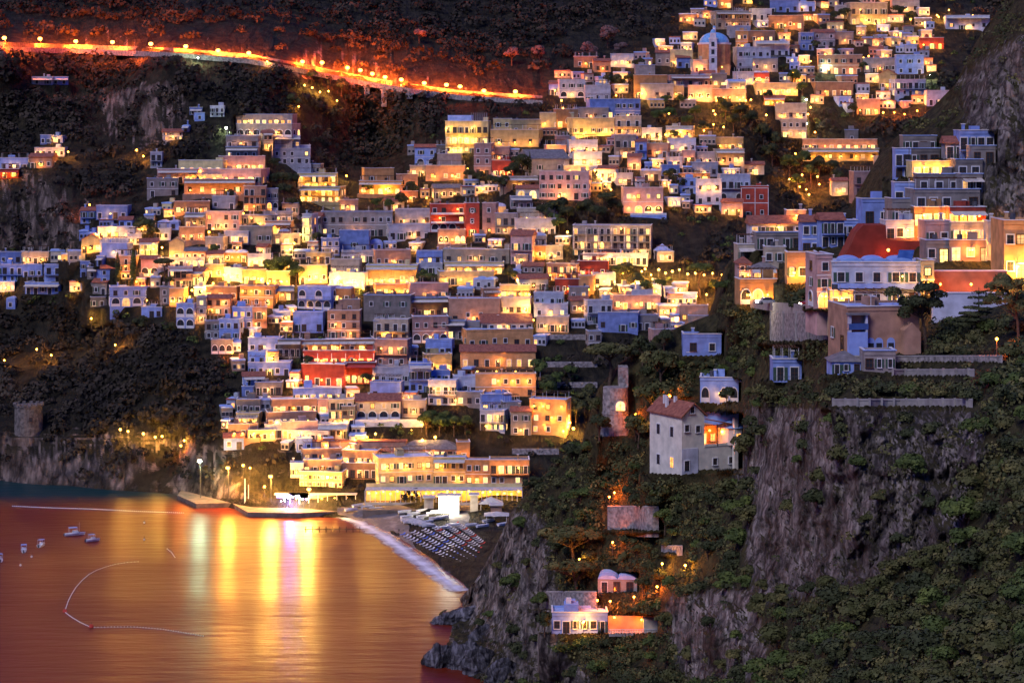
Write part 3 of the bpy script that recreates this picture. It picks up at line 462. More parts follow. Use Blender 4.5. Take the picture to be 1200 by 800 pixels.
DATA = """
275 344 136 148 1 9 S 6 2 b|275 344 147 161 1 7 S 3 2 a|264 303 161 174 1 4 S 2 1 b|264 303 174 187 1 4 S 1 0|308 320 156 177 2 2 C 3 1|322 352 161 175 1 4 W 2 0|320 364 176 193 2 5 W 1 0 t|352 364 172 184 1 2 W 0 0
208 262 190 206 1 5 Y 8 5 abt|258 311 185 201 1 6 P 5 4 bt|184 232 200 215 1 6 P 6 3 b|228 308 200 215 1 9 P 6 5 bt|172 209 211 231 2 3 S 0 0|215 300 212 229 1 6 T 4 6 tw|176 190 180 197 2 2 W 1 0
348 395 205 222 2 6 Y 8 5 bt|350 400 221 238 2 6 Y 9 6 bt|360 376 194 204 1 2 S 0 0
427 462 199 216 1 2 O 0 0|420 472 214 229 1 5 O 6 5 tw
94 112 247 263 2 2 B 0 0|112 150 243 257 1 4 B 3 1 b|139 155 258 268 1 2 B 0 0|204 246 238 252 1 4 T 2 2|248 276 232 246 1 3 W 1 0|184 210 257 270 1 2 B 0 0 v|216 241 252 268 1 3 S 2 1|240 281 250 270 2 4 P 2 1
113 160 268 281 1 5 W 4 3 t|95 119 281 297 1 3 Y 4 3 g|118 150 287 302 1 3 B 1 1|163 185 284 299 2 3 W 8 3|198 216 284 306 1 1 Y 0 4 gs|216 242 290 306 1 3 T 1 2 ps|210 240 268 283 1 3 T 4 3 t|240 262 280 296 1 2 C 3 1|262 292 273 285 1 4 W 3 1 b
80 95 310 331 2 2 B 0 0|94 110 308 326 2 2 B 1 0|113 122 302 312 1 1 B 0 0|118 136 315 333 2 2 B 1 0|102 114 315 328 1 1 S 0 0|135 160 302 318 2 3 T 2 1|165 186 304 324 1 2 P 0 1 a|185 240 304 313 1 7 W 5 4 b|198 226 315 337 2 4 P 1 1 b
129 179 338 359 2 4 B 1 0 a|187 199 338 357 2 1 S 1 0|198 216 340 359 1 2 O 3 2|206 228 358 385 2 2 B 0 0 A|165 190 362 373 1 3 B 1 0|108 126 331 346 1 2 S 0 0|106 124 350 361 1 2 S 3 0|230 242 350 379 3 1 S 1 1|241 270 350 370 2 3 T 2 2
0 25 297 310 1 3 B 1 0|25 58 297 310 1 5 C 2 2|-8 28 312 331 2 4 B 1 0|26 50 312 326 1 3 B 1 0|52 82 312 331 2 3 B 2 0|28 72 333 345 1 5 B 0 0|7 18 350 363 1 1 B 0 0|-5 20 192 200 1 2 B 0 0|0 33 187 200 1 4 B 0 1 b|33 62 184 198 1 3 T 1 1|40 76 175 184 1 5 W 1 2
37 62 92 101 1 2 W 0 0|60 80 92 101 1 2 B 0 0|47 60 160 170 1 2 B 0 0|56 74 161 168 1 2 W 0 1|0 22 200 209 1 2 R 3 2 w|192 214 155 164 2 4 W 3 1|213 222 148 156 1 1 B 0 0|222 237 128 136 1 2 B 0 0|246 263 126 137 2 3 W 0 0|228 240 134 142 1 1 B 0 0
283 325 254 269 2 5 S 2 2 b|308 343 250 262 1 5 W 2 1 b|310 342 261 276 1 4 T 6 3 aw|280 319 267 287 1 4 C 1 0|326 339 271 285 1 2 T 3 1|354 366 253 285 3 1 W 4 2|366 377 253 271 2 1 S 0 0|375 461 250 277 2 9 S 2 1|462 509 247 265 1 3 W 3 2
285 312 220 248 3 4 T 2 1 b|312 326 223 247 2 2 S 1 0 a|455 515 265 281 1 6 W 1 1|397 433 272 296 1 3 B 0 0|432 449 285 294 1 2 B 0 0 d|376 398 281 300 2 3 B 1 1|358 388 298 309 1 4 Y 0 1|387 422 306 325 1 4 C 7 5 t|400 440 296 308 1 4 W 3 1|440 482 295 313 1 5 T 2 1
428 490 313 335 1 5 Y 9 8 t|240 278 338 353 1 5 T 7 6 t|280 321 337 359 2 3 O 1 4|318 345 338 352 1 2 S 2 1|348 389 338 363 2 4 B 0 0 A|388 412 338 357 1 2 O 2 1|383 422 366 397 3 3 T 1 2|397 422 353 368 1 1 T 0 0|343 379 368 389 1 4 B 0 0 b
272 296 362 386 2 3 B 2 0|294 313 362 386 2 1 T 2 2|425 482 348 378 2 3 S 0 0|437 462 378 398 1 3 S 3 1|256 281 376 399 2 3 B 0 0|247 273 400 415 1 3 S 0 0 a|290 330 398 413 1 4 B 1 1|325 353 400 418 1 4 S 0 0 b|240 257 378 398 2 2 S 2 0
352 440 400 414 1 8 T 7 3 bw|354 440 413 429 1 8 R 8 6 bo|352 405 429 452 1 4 R 7 3 |403 441 427 449 1 5 R 9 4 b|438 479 376 400 2 4 C 2 1 b|438 478 400 430 2 3 P 5 2 b
290 312 414 429 1 2 B 0 0|290 341 427 441 1 5 B 0 1|285 311 441 453 1 2 B 0 0|298 331 450 463 1 4 S 0 1 b|283 297 455 466 1 1 B 0 0|343 401 457 471 1 6 B 3 2 bs|276 306 470 485 1 4 S 1 0|318 372 470 485 1 6 T 5 3 b|372 386 470 486 1 1 P 4 1|385 415 470 500 3 3 C 3 2 b
276 304 486 500 1 4 Y 7 3 t|313 371 485 500 1 7 T 5 3 b|268 302 499 514 1 3 T 4 3 t|310 331 500 513 1 3 W 3 1 b|330 373 496 513 1 5 P 4 3 b|372 408 499 514 1 5 W 4 2|262 286 513 527 1 2 B 0 0|290 323 506 517 1 4 Y 5 3|333 386 507 517 1 7 W 3 3 b
436 481 432 452 1 5 W 0 0|433 470 450 470 1 3 B 0 0|470 499 471 489 1 3 C 1 1|348 366 516 530 1 2 B 0 0|563 625 374 389 1 7 C 2 1 bp|546 626 388 407 1 6 O 0 0|500 546 378 397 1 4 S 3 1 b
498 530 400 417 1 4 B 0 0 b|498 530 417 436 1 2 Y 0 3|479 506 428 461 2 3 B 0 0|500 528 436 449 1 3 B 1 0|501 535 448 476 2 4 W 3 2 b|532 568 443 463 1 4 W 1 0|505 566 461 476 1 6 S 3 1|564 600 464 483 1 4 B 1 0 b|562 592 483 506 2 4 W 5 2 b|590 611 473 490 1 3 S 0 0|598 623 482 511 2 2 C 1 1
565 581 240 276 3 1 P 2 1|574 593 236 257 1 1 Y 0 2 v|580 606 252 276 2 3 S 2 1|605 651 246 262 1 6 C 4 2 b|598 624 232 246 1 3 W 0 0|605 652 258 276 1 6 W 2 2 b|598 624 276 311 2 2 P 5 1|625 641 276 291 1 2 S 0 0|625 641 290 304 1 1 O 3 2|640 660 290 304 1 2 C 0 0|604 619 300 313 1 1 C 0 0
518 598 294 309 1 6 C 2 1|488 519 296 311 1 3 B 1 0|490 519 311 322 1 3 W 0 0|520 592 309 322 1 6 Y 7 4 b|514 580 320 334 1 2 Y 1 4|612 637 312 321 1 3 S 0 0|608 643 321 341 1 3 W 0 1 p|640 677 311 329 2 5 T 5 3|676 713 308 326 1 3 R 6 3|650 680 329 345 1 4 R 2 1|678 696 325 346 1 1 O 3 2|695 722 322 336 1 3 W 1 1
625 661 345 359 1 4 W 2 0|625 666 358 373 1 3 W 6 1|628 667 373 389 1 3 C 5 2|554 580 323 339 1 2 W 0 0 v|480 526 334 351 1 4 P 3 1|480 526 351 372 1 6 S 1 1|525 587 352 379 1 4 T 0 1|566 587 340 356 1 1 T 0 0|585 621 336 351 1 4 Y 4 5|586 622 351 371 1 4 C 2 2|483 526 373 402 2 4 P 0 1 a|525 563 378 394 1 3 S 3 1 b
688 718 354 379 2 4 W 1 1|718 775 348 363 1 6 P 5 3|740 766 342 355 1 3 W 1 1|700 748 368 389 1 4 B 0 0|745 772 371 387 1 3 S 2 0|689 705 390 413 2 2 S 0 0|765 802 388 408 1 3 P 2 0|796 830 360 380 1 3 T 2 1|806 845 372 388 1 3 S 1 1
578 600 141 162 2 2 Y 0 2|600 634 142 160 1 4 Y 1 2|574 632 154 173 1 3 Y 1 3|632 673 134 151 1 3 Y 1 3|670 721 140 161 1 7 Y 2 5|486 513 173 195 2 2 B 0 0 a|512 528 172 184 1 1 S 0 0|512 541 182 206 1 3 S 1 1|498 546 196 213 1 3 T 3 2|555 576 170 207 3 2 P 0 1|574 597 174 191 1 2 P 4 1|576 602 190 208 1 3 R 4 3 b
508 541 216 233 1 4 S 1 2 ps|585 631 209 223 1 4 C 0 1|604 632 221 233 1 2 C 2 0 a|652 667 161 179 1 1 P 0 1|666 701 166 181 1 4 W 5 4 t|672 706 180 196 1 4 W 6 4 t|640 664 172 184 1 2 P 3 2
742 782 90 116 1 3 O 0 4|785 833 90 103 1 5 P 3 0|806 835 102 119 1 3 P 1 4|780 802 102 116 1 2 S 0 1|852 875 95 109 1 3 W 1 1|834 852 88 104 1 2 S 3 2|834 875 106 120 1 3 P 1 5|720 751 118 141 2 4 B 2 1|720 752 138 159 2 3 C 1 2|862 884 86 100 1 3 W 3 2
783 816 164 179 1 4 W 2 1|837 872 163 177 1 4 Y 3 3|838 873 177 194 1 5 C 3 2|870 896 188 206 1 4 C 1 1 p|720 746 160 186 2 3 S 2 1|745 758 166 187 2 1 B 0 0|757 783 170 185 1 3 T 1 1|735 751 184 199 1 1 P 2 2|775 797 195 207 1 2 B 0 0|810 842 192 208 1 3 W 2 1|795 833 205 214 1 4 O 3 2|796 816 211 227 2 2 B 0 0|815 846 212 240 2 3 W 1 2|843 880 206 236 2 4 W 0 0 a|845 871 237 253 1 2 P 1 3
882 902 85 99 1 4 R 4 3 o|885 936 99 113 1 7 Y 6 5 o|908 946 123 142 1 5 C 4 2|915 946 141 162 2 4 C 4 2|780 812 150 163 1 3 C 2 3|752 776 152 164 1 2 W 2 3|895 920 115 126 1 3 O 3 4 o
838 881 15 34 2 5 C 3 1|842 859 -2 10 1 2 O 3 1|715 743 65 79 1 3 W 3 2|744 768 78 99 1 2 S 0 0 |768 787 62 78 1 2 S 0 0|785 812 60 79 1 3 Y 2 3|793 809 68 81 1 2 B 0 0|862 877 38 59 2 2 O 2 1|655 686 95 116 2 3 W 0 1 a|685 716 102 121 1 3 W 0 0|643 660 98 112 1 2 B 1 1|690 751 118 139 1 6 B 3 1|671 714 128 142 1 4 S 2 1|652 678 130 150 1 3 O 2 3|672 700 68 80 1 2 T 1 1|696 716 72 86 1 2 T 0 1|812 830 72 86 1 2 C 1 1|750 790 100 118 1 3 S 1 1
860 876 15 31 1 2 C 1 1|900 942 20 34 1 4 T 4 2|938 954 40 59 2 2 B 0 0|953 979 38 56 2 3 S 0 0|976 1001 39 53 1 3 S 2 1|995 1041 5 29 2 5 C 2 2|1045 1078 0 16 1 3 C 0 1|868 909 38 51 1 4 T 1 1|885 926 50 66 1 5 W 0 0 b|863 904 57 81 2 5 W 1 1|958 1011 66 87 2 6 T 3 2|955 1001 98 113 1 5 T 5 2 b|1012 1051 70 86 1 5 S 2 1|1050 1083 66 88 2 3 B 0 0|1030 1050 87 105 1 2 Y 0 1 g|1048 1086 95 113 2 5 W 2 0|1004 1031 118 135 1 3 T 5 3 b|880 905 12 24 1 3 W 2 0|902 936 2 16 1 4 B 1 0|855 880 32 44 1 3 W 1 1
1108 1160 20 36 1 4 W 1 1|1078 1106 46 58 1 3 R 4 3 o|1086 1116 108 124 1 3 W 1 0|940 1028 165 177 1 9 T 7 5 b|940 1031 176 189 1 7 Y 7 5|1028 1048 200 222 1 2 P 1 0|1000 1026 203 241 3 2 P 1 1|990 1006 154 168 1 1 S 0 0|975 994 212 230 1 2 C 6 1|1025 1048 185 201 1 2 C 3 3|925 955 4 14 1 3 B 1 1|978 998 8 22 1 2 W 1 1|820 838 86 96 1 2 W 2 2|882 912 70 84 1 3 S 2 1
864 898 290 309 1 4 C 0 1 N|895 921 293 310 1 2 C 0 0 N|866 881 309 330 2 2 P 0 1 N|880 911 308 332 1 2 P 3 1 hsN|866 911 331 357 1 3 O 2 2 aN|878 942 257 277 1 6 W 2 1 pbN|886 940 276 292 1 5 S 0 0 bN|921 945 250 262 1 2 P 1 1 N
1058 1098 163 178 1 4 S 0 0 bN|1064 1102 178 196 1 3 S 0 0 N|1124 1166 157 176 1 4 B 0 0 bN|1108 1128 168 186 1 2 S 0 0 bN|1138 1167 175 192 1 2 S 1 0 N|1049 1068 178 211 2 2 B 0 0 bN|1068 1114 193 208 1 4 Y 7 2 N|1120 1152 191 210 1 2 S 0 0 N|1074 1128 208 228 1 3 S 0 0 N|1126 1152 208 226 1 3 S 3 0 N|1070 1150 226 247 1 5 S 0 0 bN|1048 1072 218 240 1 2 B 2 0 bN
1010 1045 237 263 1 2 B 0 0 N|1045 1070 237 264 1 2 S 1 0 bN|1071 1113 247 265 1 4 O 9 2 N|1112 1156 247 266 1 4 R 8 2 bN|1037 1084 263 283 1 4 W 4 1 N|1084 1114 263 290 1 2 P 0 0 N|1113 1162 265 286 1 4 C 6 1 bN|1085 1114 286 308 1 2 S 1 0 N|1112 1162 286 306 1 3 T 9 1 N|1158 1178 264 306 2 1 C 5 1 N|940 960 260 300 2 2 B 0 0 N|962 990 258 290 2 3 B 0 0 bN|985 1008 262 277 1 3 B 0 0 N|922 958 300 332 1 3 O 2 2 N
800 846 395 417 1 2 B 0 0 N|905 940 425 446 1 2 B 0 0 bN
400 443 530 546 1 5 O 6 3 b|400 443 545 560 1 5 T 5 1 b|355 401 528 541 1 5 T 6 1 b|355 401 541 556 1 5 T 5 1 b|350 402 555 571 2 10 Y 4 3|443 508 538 567 2 6 Y 4 3|507 546 538 567 2 4 Y 4 2|545 574 541 569 2 3 O 4 1|573 621 541 569 2 5 O 4 2|535 551 520 540 1 1 O 0 1|340 356 545 560 1 2 W 2 1
400 416 478 500 2 2 S 2 1|660 690 196 206 1 3 C 2 2|700 722 198 212 1 2 W 2 2|722 742 205 218 1 2 W 2 1|782 800 186 197 1 2 W 1 1|800 815 178 192 1 2 P 2 1|816 838 180 194 1 2 W 2 1|752 775 200 212 1 2 S 1 1|470 490 226 238 1 2 T 2 1|452 474 236 248 1 2 W 1 1|465 490 206 220 1 2 T 3 2|480 500 196 208 1 2 C 2 2|330 350 240 252 1 2 S 1 1|300 312 290 300 1 1 W 2 1|320 352 276 288 1 3 C 3 1|395 420 236 248 1 2 P 1 1|150 166 276 288 1 2 W 2 2|180 200 270 282 1 2 W 2 1|242 262 298 310 1 2 W 4 3|262 290 296 308 1 3 O 5 4|290 318 300 313 1 3 W 5 4|318 345 305 318 1 3 Y 5 4|240 262 312 326 1 2 Y 5 4|262 284 316 330 1 2 W 5 4|284 312 318 333 1 3 O 6 4|312 340 320 336 1 3 Y 6 4|350 384 313 333 1 4 Y 6 6|214 240 318 334 1 3 C 3 2|385 428 322 337 1 5 W 7 5|440 480 335 348 1 5 O 5 5|500 520 250 262 1 2 W 1 1|666 690 338 352 1 2 S 1 0|700 722 300 308 1 2 W 1 1|770 790 297 307 1 2 S 1 1|668 690 352 368 1 2 S 1 1
"""
SUN_E, SUN_R, SKY_T, SKY_S, SUN_S, EXPO = 4, 0, (.34,.45,1.35), .15, .95, 1.25; WARM_BAND = (1.8, .12, .02)
for ent in DATA.replace('\n', '|').split('|'):
    t = ent.split()
    if len(t) < 9: continue
    house(float(t[0]), float(t[1]), float(t[2]), float(t[3]), int(t[4]), int(t[5]), t[6], float(t[7]), int(t[8]), t[9] if len(t) > 9 else '')
# ------------------------------------------------------------------ landmark buildings with labels of their own
# big red hotel
r, d, W, h, D, fh = house(504, 546, 241, 272, 3, 4, 'R', 4, 2, 'bar', yaw=4, name='hotel', label='big red hotel with white balconies and arches in the town centre', cat='hotel', group=None)
r, d, W, h, D, fh = house(545, 562, 240, 277, 3, 1, 'R', 1, 1, '', yaw=4, D=9, name='tower_house', label='narrow red tower wing with round windows beside the big red hotel', cat='house', group=None)
mb = MB()
for z in (h*.45, h*.78):
    vs = []; n = 14
    for i in range(n): a = 2*math.pi*i/n; vs += [(math.cos(a)*.75, -.12, z+math.sin(a)*.75), (math.cos(a)*.5, -.12, z+math.sin(a)*.5)]
    mb.add(vs, [(2*i, 2*i+1, (2*i+3) % (2*n), (2*i+2) % (2*n)) for i in range(n)], 'trim')
mb.obj('round_window', r)
house(513, 546, 271, 287, 1, 5, 'T', 6, 5, 'at', yaw=4, name='terrace_house', label='arcaded terrace storey glowing under the big red hotel', cat='terrace', group=None)
# floodlit palace
r, d, W, h, D, fh = house(521, 573, 144, 181, 3, 7, 'Y', 6, 9, 'b', yaw=-5, name='palace', label='floodlit pale yellow palace of three storeys on the upper slope', cat='palace', group=None, kind='yellow', power=500)
mb = MB(); mb.box(-W/2+1, W/2*.2, 1, D-1, h+.9, h+3.4, 'roof_skylit')
for i in range(9): x = W*.1+i*W*.045; mb.tube((x, 1, h+.8), (x, 1, h+4.5), .09, .05, 'trim')
mb.obj('rooftop_mast', r)
# villa with four glowing arches
r, d, W, h, D, fh = house(730, 778, 222, 251, 2, 4, 'P', 4, 2, 'a', yaw=3, name='villa', label='pink villa with four glowing arches over a blue-grey base wall', cat='villa', group=None)
for i in range(4): wall_lamp(r, (-W/2+W*(i+.5)/4, -.9, 2.6), 'warm', 160)
mb = MB(); s = d/F; mb.box(-W/2+2.5, W/2+1, -3, -.03, -12*s-2, -.3, 'plaster_B'); mb.box(-W/2+2.5, W/2+1, -3.05, -2.85, -.3, .6, 'trim'); mb.obj('terrace', r)
# grey-pink palazzo
house(631, 691, 203, 234, 3, 6, 'P', 1, 1, '', yaw=-8, name='palazzo', label='grey-pink palazzo of three storeys with a long plain facade', cat='palazzo', group=None)
r, *_ = house(620, 668, 180, 203, 1, 2, 'S', 0, 0, 'ps', yaw=20, D=16, name='barn', label='large plain building with a steep dark slate roof beside stairs', cat='building', group=None)
# long balconied hotel
house(670, 764, 266, 300, 4, 12, 'S', 4, 4, 'bc', yaw=-6, name='hotel', label='long grey balconied hotel of four storeys at the edge of dark trees', cat='hotel', group=None)
house(682, 760, 299, 310, 1, 10, 'W', 6, 5, 'bc', yaw=-6, name='hotel_wing', label='low white balcony wing right under the long grey hotel', cat='hotel', group=None)
# red house with white lines
r, d, W, h, D, fh = house(868, 901, 220, 256, 2, 2, 'R', 0, 0, '', yaw=-4, name='town_house', label='square red house with white lines across its facade', cat='house', group=None)
mb = MB()
for x in (-W/2, 0, W/2-.25): mb.box(x, x+.25, -.1, .0, 0, h, 'trim')
for z in (0.2, h/2, h-.25): mb.box(-W/2, W/2, -.12, -.01, z, z+.25, 'trim')
mb.obj('facade_band', r)
# ochre mansion, three levels
house(538, 629, 405, 430, 1, 7, 'O', 3, 1, 'bp', yaw=1, D=9, name='mansion', label='long ochre mansion with red tiled roof and seven tall doors', cat='mansion', group=None)
house(556, 629, 440, 466, 2, 5, 'O', 2, 4, '', yaw=1, D=6, name='mansion_annex', label='orange-lit annex with small windows below the ochre mansion', cat='house', group=None)
dd = farD(585, 440)
r = empty('pergola', P(585, 441, dd)); tag(r, 'dark planted pergola with white posts under the ochre mansion', 'pergola')
mb = MB()
for i in range(13): x = -15+30*i/12; mb.tube((x, -2.5, 0), (x, -2.5, 2.6), .16, .16, 'trim')
mb.obj('post', r); mb = MB(); mb.box(-15.5, 15.5, -3.2, 1, 2.6, 2.75, 'wood'); mb.box(-15.5,15.5,-3,1,-1,0,'plaster_O'); mb.obj('beam', r)
for i in range(3): wall_lamp(r, (-8+i*7, -1.5, 2), 'warm', 90)
# arched green lit building
r, d, W, h, D, fh = house(416, 470, 466, 492, 2, 4, 'C', 2, 0, 'ap', yaw=2, name='arched_house', label='cream house with tiled roof and arches lit pale green', cat='house', group=None)
mb = MB(); mb.box(-W/2-4, W/2+8, -4, -.02, -20*d/F, -.2, 'plaster_W'); mb.box(-W/2-4, W/2+8, -4.05, -3.85, -.2, .8, 'trim'); mb.obj('terrace', r)
for i in range(3): wall_lamp(r, (-W/2+1+i*5, -5, 1.2-5), 'white', 260)
wall_lamp(r, (W/2+4, -5.5, -3), 'yellow', 500); wall_lamp(r, (-W/2-4, -5, -3), 'yellow', 350)
# terracotta wall above the promenade
dq = farD(420, 525); mb = MB(); a = P(365, 529, dq); b = P(476, 529, dq); mb.box(a.x, b.x, dq-2, dq+3, a.z-3, P(365, 517, dq).z, 'plaster_T'); mb.box(a.x-.3, b.x+.3, dq-2.2, dq+3, P(365,517,dq).z, P(365,517,dq).z+.4, 'tiles'); o = mb.obj('retaining_wall'); tag(o, 'long terracotta retaining wall above the lit promenade buildings', 'wall')
for i in range(5): lx = a.x+(b.x-a.x)*(i+.5)/5; wall_lamp(o, (lx, dq-4.5, a.z-.5), 'orange', 120)
# yellow gabled waterfront house (right of village)
house(620, 664, 470, 509, 3, 3, 'O', 5, 4, '', yaw=-14, name='waterfront_house', label='orange and yellow three-storey house beside dark terraces near the beach', cat='house', group=None)
# glazed roof pavilion over promenade
r, d, W, h, D, fh = house(468, 540, 522, 538, 1, 9, 'T', 1, 1, 'hs', yaw=0, D=11, name='pavilion', label='glazed restaurant pavilion with grey hipped roof above the promenade', cat='pavilion', group=None)
# church with majolica dome
dc = farD(838, 84)-4; s = dc/F; r = empty('church', P(836, 86, dc), R(-8)); tag(r, 'domed church with blue dome and slim bell tower high up', 'church'); mark(814, 858, 30, 90)
noisy('dome_blue', (.10,.3,.6), (.2,.48,.8), 1.2, .4)
mb = MB(); rr = 19*s
def ngon(n, r_, z0, z1, m, cx=0, cy=0, r2=None): mb.tube((cx,cy,z0), (cx,cy,z1), r_, r2 or r_, m, n)
ngon(8, rr, -6, 34*s, 'plaster_O', 0, rr); ngon(8, rr*1.05, 34*s, 36*s, 'trim', 0, rr); mb.box(-rr, rr, 1, rr*2, -8, 10*s, 'plaster_O'); mb.obj('wall', r)
mb = MB(); mb.ball((0, rr, 36*s), rr*.93, 'dome_blue', 20, 8, 0, .72); mb.tube((0,rr,36*s+rr*.65), (0,rr,36*s+rr*.95), .8, .7, 'trim', 8); mb.ball((0,rr,36*s+rr*.95), .8, 'dome_blue', 8, 4, 0, 1.2); mb.obj('dome', r, True)
mb = MB(); t = 4.6*s; mb.box(-t, t, -4.5, -4.5+2*t, -7, 40*s, 'plaster_W'); mb.box(-t*1.15, t*1.15, -4.5-.3, -4.5+2*t+.3, 40*s, 41*s, 'trim'); mb.box(-t*.75, t*.75, -4.5+.25*t, -4.5+1.75*t, 41*s, 47*s, 'plaster_W'); mb.ball((0,-4.5+t,47*s), t*.7, 'dome_blue', 8, 5, 0, 1.4)
for z in (12, 22, 31): mb.box(-t*.4, t*.4, -4.58, -4.4, z*s, (z+5.5)*s, 'glass'); mb.box(-t*1.05, t*1.05, -4.65, -4.5, (z-2)*s, (z-1.2)*s, 'trim')
mb.obj('bell_tower', r)
for x, k, p in ((-rr*.7, 'orange', 900), (-rr*.2, 'warm', 300), (rr*.55, 'warm', 120)): wall_lamp(r, (x, -3.5, 3), k, p)
# the long white tent
r = empty('tent', P(776, 300, farD(776, 300))); tag(r, 'pale pointed tent roof beside the long grey hotel', 'tent')
mb = MB(); mb.add([(-3.5,-3,2.4),(3.5,-3,2.4),(3.5,3,2.4),(-3.5,3,2.4),(0,0,5)], [(0,1,4),(1,2,4),(2,3,4),(3,0,4)], 'roof_skylit')
for x in (-3.3,3.3):
    for y in (-2.8,2.8): mb.tube((x,y,-1),(x,y,2.4),.1,.1,'trim')
mb.obj('canopy', r)
# ---------------------------------------------------------------- near landmarks
# red painted wall / slope
dw = nearD(1035,312)+1; mb = MB(); pts = [(985,312),(1082,312),(1083,283),(1039,281),(1038,264),(1012,264),(1004,272),(997,287),(990,300)]
q = [P(x, y, dw) for x, y in pts]; n = len(q); vs = [(p.x, p.y-(p.z-q[0].z)*0, p.z) for p in q]+[(p.x, p.y+8, p.z) for p in q]
mb.add(vs, [tuple(range(n)), tuple(range(2*n-1, n-1, -1))]+[(i, i+n, (i+1) % n+n, (i+1) % n) for i in range(n)], 'plaster_R2'); c = P(1035,312,dw); mb.box(q[0].x, q[1].x, dw, dw+8, q[0].z-8, q[0].z, 'plaster_R'); o = mb.obj('painted_wall'); tag(o, 'tall dark red painted wall with sloping left edge and one lamp', 'wall'); mark(985,1083,262,312)
wall_lamp(o, P(1041, 293, dw-2)[:], 'orange', 130)
# blue-white villa
r, d, W, h, D, fh = house(974, 1082, 312, 362, 2, 5, 'W', 0, 0, 'N', yaw=-3, D=11, name='villa', label='large blue-white villa with three low vaults on its roof by the road', cat='villa', group=None, d=nearD(1028,362)-1)
mb = MB(); 
for k in range(3):
    c = -W/2+W*(.22+.28*k); ww = W*.24; pr = [(c-ww/2*math.cos(math.pi*i/12), h+.78+math.sin(math.pi*i/12)*ww*.17) for i in range(13)]; mb.prism([(c-ww/2,h+.3)]+pr+[(c+ww/2,h+.3)], .8, D-1, 'skinblue_roof')
mb.obj('vault', r, False)
mb = MB(); mb.box(-W/2-.1, W/2+.1, -.9, -.02, fh-.2, fh-.05, 'plaster_B'); mb.box(-W/2-.1, W/2+.1, -.95, -.85, fh-.05, fh+.8, 'plaster_B'); mb.obj('balcony', r)
mb = MB(); mb.add([(3.6,1,h+.9),(6.4,1,h+.9),(7.2,3.6,h+2.8),(4.4,3.6,h+2.8),(3.6,1.1,h+.8),(6.4,1.1,h+.8),(7.2,3.7,h+2.7),(4.4,3.7,h+2.7)], [(0,1,2,3),(7,6,5,4),(0,4,5,1),(1,5,6,2),(2,6,7,3),(3,7,4,0)], 'boat_blue'); mb.obj('solar_panel', r)
wall_lamp(r, (-W/2+2.2, -1.8, 1.6), 'warm', 1100, .45); wall_lamp(r, (W*.27, -1.4, fh+2.2), 'yellow', 60, .18); wall_lamp(r, (W*.24, -1.5, 1.8), 'yellow', 120, .18)
house(1080, 1095, 310, 345, 2, 1, 'Y', 3, 1, 'N', yaw=0, d=nearD(1087,362)-1, name='villa_wing', label='narrow yellow-lit wing at the right end of the blue-white villa', cat='house', group=None)
house(957, 976, 303, 361, 3, 1, 'P', 1, 1, 'aN', yaw=8, D=8, d=nearD(966,362), name='tower_house', label='tall narrow pink house left of the blue-white villa', cat='house', group=None, power=200)
house(972, 1000, 345, 363, 1, 2, 'Y', 0, 1, 'N', yaw=0, D=3, d=nearD(985,363)-4, name='garage', label='low yellow-lit garage at the foot of the blue-white villa', cat='garage', group=None, power=400)
# garden wall right and its terrace
for (x0, x1, yt, yb, dd, col, lab) in ((1093,1182,344,366,nearD(1137,366)-.5,'W','long pale garden wall right of the blue-white villa'), (1093,1180,318,346,nearD(1137,346)+2,'T2','brown retaining wall with three lamps above the pale garden wall')):
    mb = MB(); a = P(x0, yb, dd); b = P(x1, yt, dd); mb.box(a.x, b.x, dd, dd+1.2, a.z-2, b.z, 'plaster_'+col); mb.box(a.x-.1, b.x+.1, dd-.1, dd+1.3, b.z, b.z+.2, 'trim'); o = mb.obj('garden_wall'); tag(o, lab, 'wall'); mark(x0, x1, yt, yb)
    if col == 'T2':
        for x in (1102, 1138, 1172): wall_lamp(o, P(x, 333, dd-3)[:], 'orange', 260, .22)
# tall orange block at right edge
r, d, W, h, D, fh = house(1176, 1230, 263, 326, 2, 4, 'O', 4, 2, 'N', yaw=0, D=12, d=nearD(1196,326), name='apartment_block', label='tall orange floodlit block cut by the right frame edge', cat='building', group=None, kind='yellow', power=1100)
# house under the road with a hanging arch roof
r, d, W, h, D, fh = house(991, 1080, 364, 414, 1, 0, 'T', 0, 0, 'N', yaw=8, D=12, name='old_house', label='tan gabled house with a bright blue front bay below the road', cat='house', group=None)
s = d/F
mb = MB(); mb.box(-W/2-.05, -W/2+22*s, -1.2, 0, -1, 26*s, 'plaster_B'); mb.box(-W/2-.1, -W/2+22*s+.1, -1.25, -.02, 29*s, 36*s, 'boat_blue'); mb.box(-W/2, -W/2+.35, -1.2, -.02, 26*s, 46*s, 'plaster_W'); mb.box(-W/2+22*s-.35, -W/2+22*s, -1.2, -.02, 26*s, 46*s, 'plaster_W'); mb.box(-W/2-.3,-W/2+24*s,-1.6,0,46*s,48*s,'roof_dark'); mb.obj('bay', r)
mb = MB(); mb.prism([(W/2-24*s,0),(W/2-4*s,0),(W/2-4*s,26*s),(W/2-14*s,37*s),(W/2-24*s,28*s)], -2.5, -.02, 'plaster_T'); mb.obj('side_gable', r)
for x, w_ in ((-W/2+28*s, 0), (-W/2+38*s, 0), (W*.1, 0)): mb = MB(); mb.box(-.7,.7,-.08,0,0,2,'plaster_B'); mb.box(-.5,.5,-.12,0,.1,1.8,'glass'); mb.prism([(-.7*math.cos(math.pi*i/8), 2+.7*math.sin(math.pi*i/8)) for i in range(9)], -.08, 0, 'plaster_B'); o = mb.obj('door', r); o.location = (x, -.0, 0)
